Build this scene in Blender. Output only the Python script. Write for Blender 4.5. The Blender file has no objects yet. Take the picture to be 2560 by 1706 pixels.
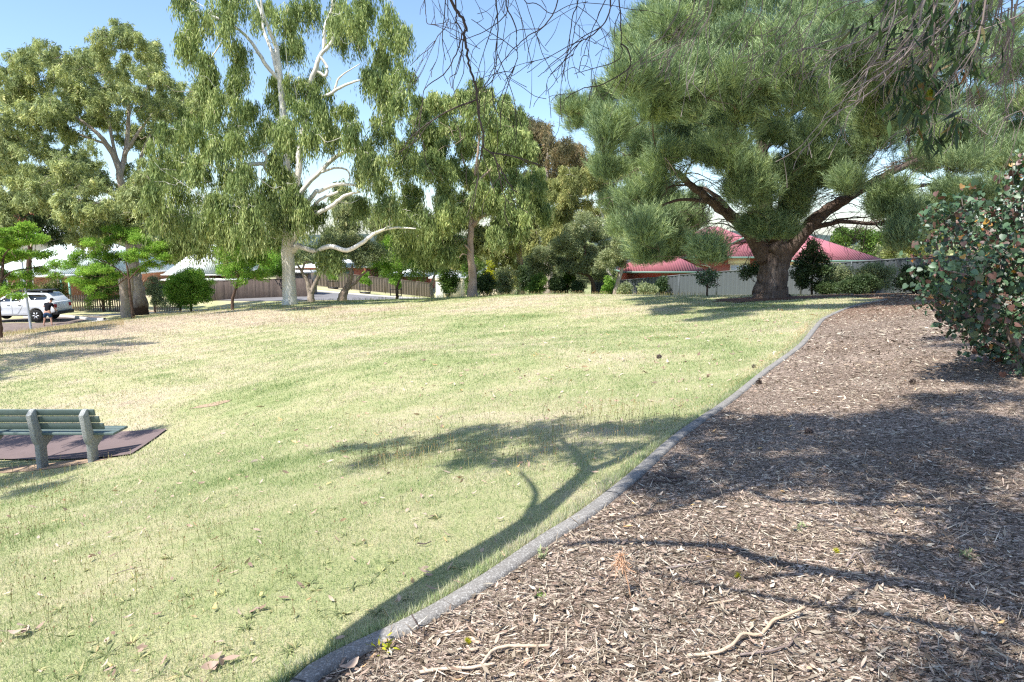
import bpy, math, numpy as np
from math import radians as R
C = bpy.context.scene
COL = C.collection
# ------------------------------------------------------------------ camera
F, CX, CY, CAMZ, PITCH = 1707.0, 1280.0, 853.0, 1.6, R(8.6)
cam = bpy.data.cameras.new('camera'); camo = bpy.data.objects.new('camera', cam); COL.objects.link(camo)
cam.sensor_width = 36; cam.lens = 36 * F / 2560; cam.clip_start = .05; cam.clip_end = 9000
camo.location = (0, 0, CAMZ); camo.rotation_euler = (math.pi / 2 - PITCH, 0, 0)
C.camera = camo
# ------------------------------------------------------------------ light
SUN_AZ, SUN_EL = 228.0, 60.0
w = bpy.data.worlds.new('World'); C.world = w; w.use_nodes = True
bgn = w.node_tree.nodes['Background']
sky = w.node_tree.nodes.new('ShaderNodeTexSky'); sky.sky_type = 'NISHITA'; sky.sun_disc = False
sky.sun_elevation = R(SUN_EL); sky.sun_rotation = R(SUN_AZ); sky.air_density = 1.0; sky.dust_density = .8; sky.ozone_density = 4.0
w.node_tree.links.new(sky.outputs[0], bgn.inputs[0]); bgn.inputs[1].default_value = .13
sl = bpy.data.lights.new('sun', 'SUN'); sl.energy = 4.3; sl.angle = R(.55); sl.color = (1, .965, .9)
so = bpy.data.objects.new('sun', sl); COL.objects.link(so)
so.rotation_euler = (R(90 - SUN_EL), 0, R(180 - SUN_AZ))
C.view_settings.view_transform = 'Standard'; C.view_settings.look = 'None'
C.view_settings.exposure = 1.0; C.view_settings.gamma = 1
C.render.engine = 'CYCLES'
C.cycles.max_bounces = 6; C.cycles.diffuse_bounces = 3; C.cycles.glossy_bounces = 2; C.cycles.transmission_bounces = 3
C.cycles.transparent_max_bounces = 4; C.cycles.use_denoising = False; C.cycles.caustics_reflective = False; C.cycles.caustics_refractive = False
C.cycles.filter_width = 1.25
SHD = np.array([-math.sin(R(SUN_AZ)), -math.cos(R(SUN_AZ))]) / math.tan(R(SUN_EL))   # ground shadow offset per metre of height
# ------------------------------------------------------------------ helpers: camera rays, terrain
cp, sp = math.cos(PITCH), math.sin(PITCH)
def ray(px, py):
    a = (px - CX) / F; b = (CY - py) / F
    return np.array([a, cp + b * sp, -sp + b * cp])
def W(px, py, Y):
    d = ray(px, py); t = Y / d[1]
    return np.array([d[0] * t, Y, CAMZ + d[2] * t])
def mpp(Y): return Y / F / cp * 1.0
anc = []
for px, py, Y in [(230,1155,10.5),(1665,1110,5.7),(2002,865,11.5),(2067,794,17),(1930,745,26),(2500,800,12),(2300,742,24),
                  (1280,1000,9.5),(1280,1300,4.0),(1280,850,18),(1280,770,30),(1280,739,38),(1450,736,38),(1620,739,36),(0,900,22),(400,880,23),
                  (700,830,26),(725,762,40),(1180,742,41),(300,800,40),(150,815,39),(60,830,40),(100,806,43),
                  (750,713,77),(1070,743,85),(850,748,60),(1000,752,60),(400,778,55),(200,772,54),(650,747,62),(900,790,32),(1000,900,14.5),
                  (20,806,43),(0,760,56),(540,830,28),(540,780,38),(1000,770,36)]:
    anc.append(W(px, py, Y))
anc = [tuple(a) for a in anc] + [(0,0,0),(0,2.3,-.08),(2,2.5,.03),(-2,2.6,-.33),(4,4,.12),(3,0,.12),(-3,0,-.4),(-6,-4,-.8),(6,-4,.3),(-10,4,-1.7),
       (0,48,-2.7),(8,50,-3.0),(12.5,39,-1.9),(19,34,-1.1),(26,30,-.6),(30,45,-1.5),(30,10,.6),(15,12,.15),(-25,60,-3.9),(-40,50,-4.3),(-40,30,-3.9),(-25,12,-2.9),(-50,90,-3),(0,90,-6),(30,90,-5.5),(-12,-10,-1.2),(10,-10,.3)]
A = np.array(anc)
def tps(r2): return r2 * np.log(r2 + 1e-9) * .5
NA = len(A)
S2 = A[:, :2] / 10.0
K = tps(((S2[:, None] - S2[None]) ** 2).sum(2)) + np.eye(NA) * .004
P = np.c_[np.ones(NA), S2]
M = np.block([[K, P], [P.T, np.zeros((3, 3))]])
sol = np.linalg.solve(M, np.r_[A[:, 2], 0, 0, 0])
def H(x, y):
    x = np.asarray(x, float); y = np.asarray(y, float); sh = x.shape
    x = x.ravel(); y = y.ravel(); out = np.empty(len(x))
    r = np.hypot(x, y - 20)
    k = np.clip((r - 75) / 60, 0, 1); k = k * k * (3 - 2 * k)
    xx = np.where(r > 140, x / np.maximum(r, 1) * 140, x) / 10; yy = np.where(r > 140, 20 + (y - 20) / np.maximum(r, 1) * 140, y) / 10
    for i in range(0, len(x), 40000):
        j = slice(i, i + 40000)
        d2 = (xx[j, None] - S2[None, :, 0]) ** 2 + (yy[j, None] - S2[None, :, 1]) ** 2
        out[j] = tps(d2) @ sol[:NA] + sol[NA] + sol[NA + 1] * xx[j] + sol[NA + 2] * yy[j]
    out = out * (1 - k) + (-5.5) * k
    return out.reshape(sh)
def h1(x, y): return float(H(np.array([x]), np.array([y]))[0])
def G(px, py, lim=110):
    d = ray(px, py); t = np.linspace(1, lim, 1200)
    z = CAMZ + d[2] * t; g = H(d[0] * t, d[1] * t); i = np.argmax(z < g)
    if i == 0: i = len(t) - 1
    lo, hi = t[i - 1], t[i]
    for _ in range(14):
        m = (lo + hi) / 2
        if CAMZ + d[2] * m < h1(d[0] * m, d[1] * m): hi = m
        else: lo = m
    return np.array([d[0] * hi, d[1] * hi, CAMZ + d[2] * hi])
def on(px, Y, dz=0):
    """ground point under image column px at depth Y"""
    x = 0
    for _ in range(6):
        # column px at world depth Y, on the ground
        z = h1(x, Y); zc = -(z - CAMZ) * sp + Y * cp; x = (px - CX) / F * zc
    return np.array([x, Y, h1(x, Y) + dz])
# ------------------------------------------------------------------ helpers: objects
def tag(o, label=None, cat=None, group=None, kind=None):
    if label: o['label'] = label
    if cat: o['category'] = cat
    if group: o['group'] = group
    if kind: o['kind'] = kind
    return o
def empty(name, loc, rz=0):
    o = bpy.data.objects.new(name, None); COL.objects.link(o); o.location = loc; o.rotation_euler = (0, 0, rz); o.empty_display_size = .3
    return o
def mesh_np(name, V, loops, starts, totals, mat=None, parent=None, attr=None, smooth=False, loc=None):
    me = bpy.data.meshes.new(name)
    V = np.ascontiguousarray(V, dtype=np.float32)
    if loc is not None: V = V - np.array(loc, dtype=np.float32)
    me.vertices.add(len(V)); me.vertices.foreach_set('co', V.ravel())
    me.loops.add(len(loops)); me.loops.foreach_set('vertex_index', np.asarray(loops, np.int32))
    me.polygons.add(len(starts)); me.polygons.foreach_set('loop_start', np.asarray(starts, np.int32))
    me.polygons.foreach_set('loop_total', np.asarray(totals, np.int32))
    if attr is not None:
        at = me.attributes.new('rnd', 'FLOAT', 'POINT'); at.data.foreach_set('value', np.asarray(attr, np.float32))
    me.update(calc_edges=True)
    if smooth: me.polygons.foreach_set('use_smooth', np.ones(len(starts), bool))
    if mat: me.materials.append(mat)
    o = bpy.data.objects.new(name, me); COL.objects.link(o)
    if parent is not None: o.parent = parent
    elif loc is not None: o.location = loc
    return o
class MB:
    def __init__(s): s.v = []; s.f = []; s.n = 0; s.m = []; s.cur = 0
    def add(s, V, Fc):
        V = np.asarray(V, float).reshape(-1, 3); b = s.n
        s.v.append(V); s.n += len(V)
        for f in Fc: s.f.append([b + i for i in f]); s.m.append(s.cur)
    def box(s, x0, x1, y0, y1, z0, z1):
        V = [(x, y, z) for x in (x0, x1) for y in (y0, y1) for z in (z0, z1)]
        s.add(V, [(0,1,3,2),(4,6,7,5),(0,4,5,1),(2,3,7,6),(0,2,6,4),(1,5,7,3)])
    def prism(s, poly, axis, a, b):
        """poly: 2D outline; extruded along axis from a to b"""
        n = len(poly); V = []
        for t in (a, b):
            for p, q in poly:
                V.append({'x': (t, p, q), 'y': (p, t, q), 'z': (p, q, t)}[axis])
        s.add(V, [list(range(n))[::-1], list(range(n, 2 * n))] + [(i, (i + 1) % n, n + (i + 1) % n, n + i) for i in range(n)])
    def tube(s, pts, rad, sides=8, cap=True, jit=0, rs=None, sq=1.0):
        pts = np.asarray(pts, float); k = len(pts); rad = np.broadcast_to(np.asarray(rad, float), (k,))
        t = np.gradient(pts, axis=0); t /= np.linalg.norm(t, axis=1)[:, None] + 1e-9
        up = np.array([0, 0, 1.]) if abs(t[:, 2]).mean() < .8 else np.array([1., 0, 0])
        a = np.cross(t, up); a /= np.linalg.norm(a, axis=1)[:, None] + 1e-9; b = np.cross(t, a)
        th = np.arange(sides) * 2 * math.pi / sides
        rr = rad[:, None] * np.ones(sides)
        if jit: rr = rr * (1 + jit * rs.standard_normal(rr.shape))
        V = pts[:, None] + rr[..., None] * (np.cos(th)[None, :, None] * a[:, None] + np.sin(th)[None, :, None] * b[:, None])
        Fc = [(i * sides + j, i * sides + (j + 1) % sides, (i + 1) * sides + (j + 1) % sides, (i + 1) * sides + j) for i in range(k - 1) for j in range(sides)]
        if cap: Fc += [list(range(sides))[::-1], [(k - 1) * sides + j for j in range(sides)]]
        s.add(V, Fc)
    def lathe(s, prof, cx, cy, sides=16):
        V = [(cx + r * math.cos(2 * math.pi * j / sides), cy + r * math.sin(2 * math.pi * j / sides), z) for r, z in prof for j in range(sides)]
        k = len(prof)
        s.add(V, [(i * sides + j, i * sides + (j + 1) % sides, (i + 1) * sides + (j + 1) % sides, (i + 1) * sides + j) for i in range(k - 1) for j in range(sides)]
              + [list(range(sides))[::-1], [(k - 1) * sides + j for j in range(sides)]])
    def build(s, name, mat, parent=None, smooth=False, loc=None, bevel=0, xf=None):
        V = np.concatenate(s.v) if s.v else np.zeros((0, 3))
        if xf is not None: V = xf(V)
        loops = [i for f in s.f for i in f]; tot = [len(f) for f in s.f]; st = np.r_[0, np.cumsum(tot)[:-1]] if tot else []
        o = mesh_np(name, V, loops, st, tot, None, parent, None, smooth, loc)
        for m in (mat if isinstance(mat, (list, tuple)) else [mat]): o.data.materials.append(m)
        if isinstance(mat, (list, tuple)): o.data.polygons.foreach_set('material_index', np.array(s.m, np.int32))
        if bevel:
            b = o.modifiers.new('b', 'BEVEL'); b.width = bevel; b.segments = 2; b.limit_method = 'ANGLE'; b.angle_limit = R(35)
        return o
def smooth_path(pts, sub=4):
    pts = np.asarray(pts, float)
    if len(pts) < 3: return np.array([pts[0] + (pts[-1] - pts[0]) * t for t in np.linspace(0, 1, sub + 1)])
    Pp = np.vstack([2 * pts[0] - pts[1], pts, 2 * pts[-1] - pts[-2]]); out = []
    for i in range(1, len(Pp) - 2):
        for t in np.arange(sub) / sub:
            p0, p1, p2, p3 = Pp[i - 1:i + 3]
            out.append(.5 * (2 * p1 + (p2 - p0) * t + (2 * p0 - 5 * p1 + 4 * p2 - p3) * t * t + (3 * p1 - p0 - 3 * p2 + p3) * t ** 3))
    out.append(Pp[-2]); return np.array(out)
# ------------------------------------------------------------------ helpers: materials
class NT:
    def __init__(s, name):
        s.m = bpy.data.materials.new(name); s.m.use_nodes = True; s.t = s.m.node_tree; s.n = s.t.nodes; s.b = s.n['Principled BSDF']; s.out = s.n['Material Output']
    def N(s, typ, **kw):
        o = s.n.new('ShaderNode' + typ)
        for k, v in kw.items(): setattr(o, k, v)
        return o
    def L(s, a, b): s.t.links.new(a, b)
    def noise(s, scale, detail=3, vec=None, rough=.55):
        o = s.N('TexNoise'); o.inputs['Scale'].default_value = scale; o.inputs['Detail'].default_value = detail; o.inputs['Roughness'].default_value = rough
        if vec is not None: s.L(vec, o.inputs['Vector'])
        return o.outputs[0]
    def ramp(s, fac, stops, interp='LINEAR'):
        o = s.N('ValToRGB'); cr = o.color_ramp; cr.interpolation = interp
        while len(cr.elements) < len(stops): cr.elements.new(.5)
        for e, (p, c) in zip(cr.elements, stops): e.position = p; e.color = (*c, 1) if not np.isscalar(c) else (c, c, c, 1)
        s.L(fac, o.inputs[0]); return o.outputs[0]
    def mix(s, fac, a, b, mode='MIX'):
        o = s.N('MixRGB', blend_type=mode)
        for i, v in enumerate((fac, a, b)):
            if hasattr(v, 'is_linked'): s.L(v, o.inputs[i])
            else: o.inputs[i].default_value = v if i == 0 else (*v, 1)
        return o.outputs[0]
    def math(s, op, a, b=None):
        o = s.N('Math', operation=op)
        for i, v in enumerate((a, b)):
            if v is None: continue
            if hasattr(v, 'is_linked'): s.L(v, o.inputs[i])
            else: o.inputs[i].default_value = v
        return o.outputs[0]
    def pos(s): return s.N('NewGeometry').outputs['Position']
    def obj(s): return s.N('TexCoord').outputs['Object']
    def bump(s, h, dist=.02, strength=.6):
        o = s.N('Bump'); o.inputs['Distance'].default_value = dist; o.inputs['Strength'].default_value = strength
        s.L(h, o.inputs['Height']); s.L(o.outputs[0], s.b.inputs['Normal']); return o
    def set(s, col=None, rough=.8, spec=.3, metal=0):
        s.b.inputs['Roughness'].default_value = rough; s.b.inputs['Specular IOR Level'].default_value = spec; s.b.inputs['Metallic'].default_value = metal
        if col is not None:
            if hasattr(col, 'is_linked'): s.L(col, s.b.inputs['Base Color'])
            else: s.b.inputs['Base Color'].default_value = (*col, 1)
        return s.m
def plain(name, col, rough=.7, spec=.3, metal=0, var=.12, scale=6):
    t = NT(name); n = t.noise(scale, 4, t.pos())
    c = t.mix(n, tuple(x * (1 - var) for x in col), tuple(min(1, x * (1 + var)) for x in col))
    return t.set(c, rough, spec, metal)
def leafmat(name, stops, trans=.3, gloss=.0, rough=.5, tcol=None, gain=1.0):
    t = NT(name); stops = [(p, tuple(min(.8, x * gain) for x in c)) for p, c in stops]; gloss = gloss if name == 'round_leaf' else min(gloss, .02); rough = .5; t.n.remove(t.b)
    a = t.N('Attribute', attribute_name='rnd').outputs['Fac']
    c = t.ramp(a, stops)
    big = t.noise(.7, 2, t.pos())
    c = t.mix(1, c, t.ramp(big, [(.3, (.78, .82, .8)), (.7, (1.15, 1.12, 1.0))]), 'MULTIPLY')
    d = t.N('BsdfDiffuse'); t.L(c, d.inputs[0])
    tr = t.N('BsdfTranslucent'); t.L(t.mix(1, c, tcol or (1.1, 1.12, .75), 'MULTIPLY'), tr.inputs[0])
    g = t.N('BsdfGlossy'); g.inputs['Roughness'].default_value = rough; g.inputs[0].default_value = (1, 1, 1, 1)
    m1 = t.N('MixShader'); m1.inputs[0].default_value = trans; t.L(d.outputs[0], m1.inputs[1]); t.L(tr.outputs[0], m1.inputs[2])
    m2 = t.N('MixShader'); m2.inputs[0].default_value = gloss; t.L(m1.outputs[0], m2.inputs[1]); t.L(g.outputs[0], m2.inputs[2])
    t.L(m2.outputs[0], t.out.inputs[0]); return t.m
def barkmat(name, c1, c2, c3, sx=9, sz=2.0, bump=.03, blotch=1.2, lo=.35, hi=.65):
    t = NT(name); mp = t.N('Mapping'); t.L(t.pos(), mp.inputs[0]); mp.inputs['Scale'].default_value = (sx, sx, sz)
    f = t.noise(1, 6, mp.outputs[0], .65); b = t.noise(blotch, 3, t.pos())
    c = t.mix(t.ramp(f, [(.35, 0.), (.65, 1.)]), c1, c2)
    c = t.mix(t.ramp(b, [(lo, 0.), (hi, 1.)]), c, c3)
    t.bump(f, bump, .9); return t.set(c, .9, .15)
def burntbark():
    t = NT('burnt_gum_bark'); p = t.pos(); mp = t.N('Mapping'); t.L(p, mp.inputs[0]); mp.inputs['Scale'].default_value = (9, 9, 1.4); f = t.noise(1, 6, mp.outputs[0], .65); b = t.noise(1.6, 3, p)
    c = t.mix(t.ramp(f, [(.35, 0.), (.65, 1.)]), (.27, .21, .17), (.50, .43, .36)); sx = t.N('SeparateXYZ'); t.L(p, sx.inputs[0])
    z = t.math('ADD', t.math('MULTIPLY', t.math('ADD', sx.outputs[2], 4.), .25), t.math('MULTIPLY', b, .5)); c = t.mix(t.ramp(z, [(.45, 1.), (.75, 0.)]), c, (.055, .035, .027)); t.bump(f, .05, .9); return t.set(c, .9, .15)
# lawn colour shared by the ground and the blades
def lawn_color(t):
    p = t.pos()
    n1 = t.noise(.22, 3, p); n2 = t.noise(1.3, 4, p, .65); n3 = t.noise(9, 4, p, .7)
    s = t.math('ADD', t.math('MULTIPLY', n1, .5), t.math('ADD', t.math('MULTIPLY', n2, .33), t.math('MULTIPLY', n3, .22)))
    # dry western slope: drier towards the street side and far crest
    sx = t.N('SeparateXYZ'); t.L(p, sx.inputs[0])
    dry = t.math('MULTIPLY', t.math('SUBTRACT', sx.outputs[1], 20.), .006)
    dry2 = t.math('MULTIPLY', t.math('SUBTRACT', t.math('MULTIPLY', sx.outputs[0], -1.), 5.), .009)
    dd = t.math('ADD', t.math('MINIMUM', t.math('MAXIMUM', dry, 0.), .1), t.math('MINIMUM', t.math('MAXIMUM', dry2, 0.), .12))
    dd = t.math('SUBTRACT', dd, t.math('MULTIPLY', t.math('MINIMUM', t.math('MAXIMUM', t.math('SUBTRACT', sx.outputs[1], 36.), 0.), 3.), .06))
    return t.math('ADD', s, dd)
GREEN = [(.37, (.25, .30, .12)), (.46, (.36, .39, .19)), (.54, (.46, .44, .25)), (.62, (.55, .48, .33)), (.73, (.50, .40, .31))]
def m_lawn():
    t = NT('lawn_soil'); s = lawn_color(t)
    c = t.ramp(s, GREEN); f = t.noise(70, 3, t.pos(), .8); f2 = t.noise(260, 2, t.pos(), .8)
    c = t.mix(1, c, t.ramp(f, [(.3, (.55, .55, .5)), (.5, (.95, .95, .92)), (.72, (1.3, 1.22, 1.1))]), 'MULTIPLY')
    c = t.mix(t.ramp(f2, [(.55, 0.), (.75, .55)]), c, (.50, .42, .28))
    ln = t.N('VectorMath', operation='LENGTH'); t.L(t.pos(), ln.inputs[0]); far = t.ramp(t.math('MULTIPLY', ln.outputs['Value'], .001), [(.09, 0.), (.14, 1.)])
    c = t.mix(far, c, (.07, .085, .045))
    t.bump(f, .03, .8); return t.set(c, .95, .08)
def m_blade():
    t = NT('grass_blade'); t.n.remove(t.b); s = lawn_color(t)
    a = t.N('Attribute', attribute_name='rnd').outputs['Fac']
    s = t.math('ADD', s, t.math('MULTIPLY', t.math('SUBTRACT', a, .5), .26))
    c = t.ramp(s, [(.33, (.15, .245, .08)), (.43, (.29, .375, .155)), (.53, (.45, .495, .26)), (.61, (.62, .585, .41)), (.75, (.56, .47, .37))])
    d = t.N('BsdfDiffuse'); t.L(c, d.inputs[0]); tr = t.N('BsdfTranslucent'); t.L(c, tr.inputs[0])
    m = t.N('MixShader'); m.inputs[0].default_value = .35; t.L(d.outputs[0], m.inputs[1]); t.L(tr.outputs[0], m.inputs[2]); t.L(m.outputs[0], t.out.inputs[0])
    return t.m
def m_mulch():
    t = NT('mulch_soil'); p = t.pos()
    v = t.N('TexVoronoi'); v.inputs['Scale'].default_value = 42; t.L(p, v.inputs['Vector'])
    mp = t.N('Mapping'); t.L(p, mp.inputs[0]); mp.inputs['Scale'].default_value = (1, 2.2, 1); mp.inputs['Rotation'].default_value = (0, 0, .4)
    v2 = t.N('TexVoronoi'); v2.inputs['Scale'].default_value = 38
    nd = t.N('TexNoise'); nd.inputs['Scale'].default_value = 9; t.L(p, nd.inputs['Vector']); va = t.N('VectorMath', operation='MULTIPLY_ADD'); t.L(nd.outputs['Color'], va.inputs[0]); va.inputs[1].default_value = (.5, .5, .5); t.L(mp.outputs[0], va.inputs[2]); t.L(va.outputs[0], v2.inputs['Vector'])
    sp_ = t.N('SeparateColor'); t.L(v2.outputs['Color'], sp_.inputs[0])
    sx = t.N('SeparateXYZ'); t.L(p, sx.inputs[0])
    c = t.ramp(sp_.outputs[0], [(0, (.07, .055, .044)), (.35, (.20, .165, .135)), (.7, (.38, .33, .28)), (.92, (.58, .51, .44)), (1, (.64, .57, .50))])
    n = t.noise(.8, 3, p)
    c = t.mix(1, c, t.ramp(n, [(.35, (.92, .80, .73)), (.65, (1.35, 1.21, 1.13))]), 'MULTIPLY')
    # brown pine-needle litter far up the bed
    far = t.ramp(t.math('ADD', t.math('MULTIPLY', sx.outputs[1], .04), t.math('MULTIPLY', n, .3)), [(.68, 0.), (.95, .75)])
    c = t.mix(far, c, (.30, .17, .115))
    t.bump(v2.outputs['Distance'], .03, .9); return t.set(c, .95, .08)
def m_concrete(name, c1, c2, agg=.3):
    t = NT(name); p = t.pos(); n = t.noise(3, 5, p); f = t.noise(90, 2, p, .7)
    v = t.N('TexVoronoi'); v.inputs['Scale'].default_value = 130; t.L(p, v.inputs['Vector'])
    sc = t.N('SeparateColor'); t.L(v.outputs['Color'], sc.inputs[0])
    c = t.mix(n, c1, c2); c = t.mix(t.ramp(sc.outputs[0], [(.78, 0.), (.8, agg)]), c, (.62, .60, .56)); c = t.mix(t.ramp(sc.outputs[1], [(.75, 0.), (.77, agg)]), c, (.10, .09, .08))
    t.bump(f, .01, .7); return t.set(c, .9, .2)
def m_asphalt():
    t = NT('asphalt'); p = t.pos(); n = t.noise(1.2, 4, p); f = t.noise(60, 2, p)
    c = t.mix(n, (.13, .125, .13), (.24, .235, .24)); t.bump(f, .01, .5); return t.set(c, .9, .2)
def m_brick(name, a, b, mortar):
    t = NT(name); o = t.obj(); s = t.N('SeparateXYZ'); t.L(o, s.inputs[0]); cb = t.N('CombineXYZ')
    t.L(t.math('ADD', s.outputs[0], s.outputs[1]), cb.inputs[0]); t.L(s.outputs[2], cb.inputs[1])
    br = t.N('TexBrick'); t.L(cb.outputs[0], br.inputs[0]); br.inputs['Scale'].default_value = 1
    br.inputs['Brick Width'].default_value = .24; br.inputs['Row Height'].default_value = .086; br.inputs['Mortar Size'].default_value = .006
    for k, v in (('Color1', a), ('Color2', b), ('Mortar', mortar)): br.inputs[k].default_value = (*v, 1)
    return t.set(br.outputs[0], .9, .1)
def m_corr(name, col, rough=.5):
    t = NT(name); o = t.obj(); s = t.N('SeparateXYZ'); t.L(o, s.inputs[0]); g = t.N('TexCoord').outputs['Normal']; ns = t.N('SeparateXYZ'); t.L(g, ns.inputs[0])
    sel = t.math('GREATER_THAN', t.math('ABSOLUTE', ns.outputs[1]), t.math('ABSOLUTE', ns.outputs[0]))
    u = t.math('ADD', t.math('MULTIPLY', s.outputs[0], sel), t.math('MULTIPLY', s.outputs[1], t.math('SUBTRACT', 1., sel)))
    wv = t.math('SINE', t.math('MULTIPLY', u, 2 * math.pi / .19))
    n = t.noise(.8, 4, o)
    c = t.mix(n, tuple(x * .88 for x in col), tuple(min(1, x * 1.1) for x in col))
    t.bump(wv, .008, .5); return t.set(c, rough, .35)
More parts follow.
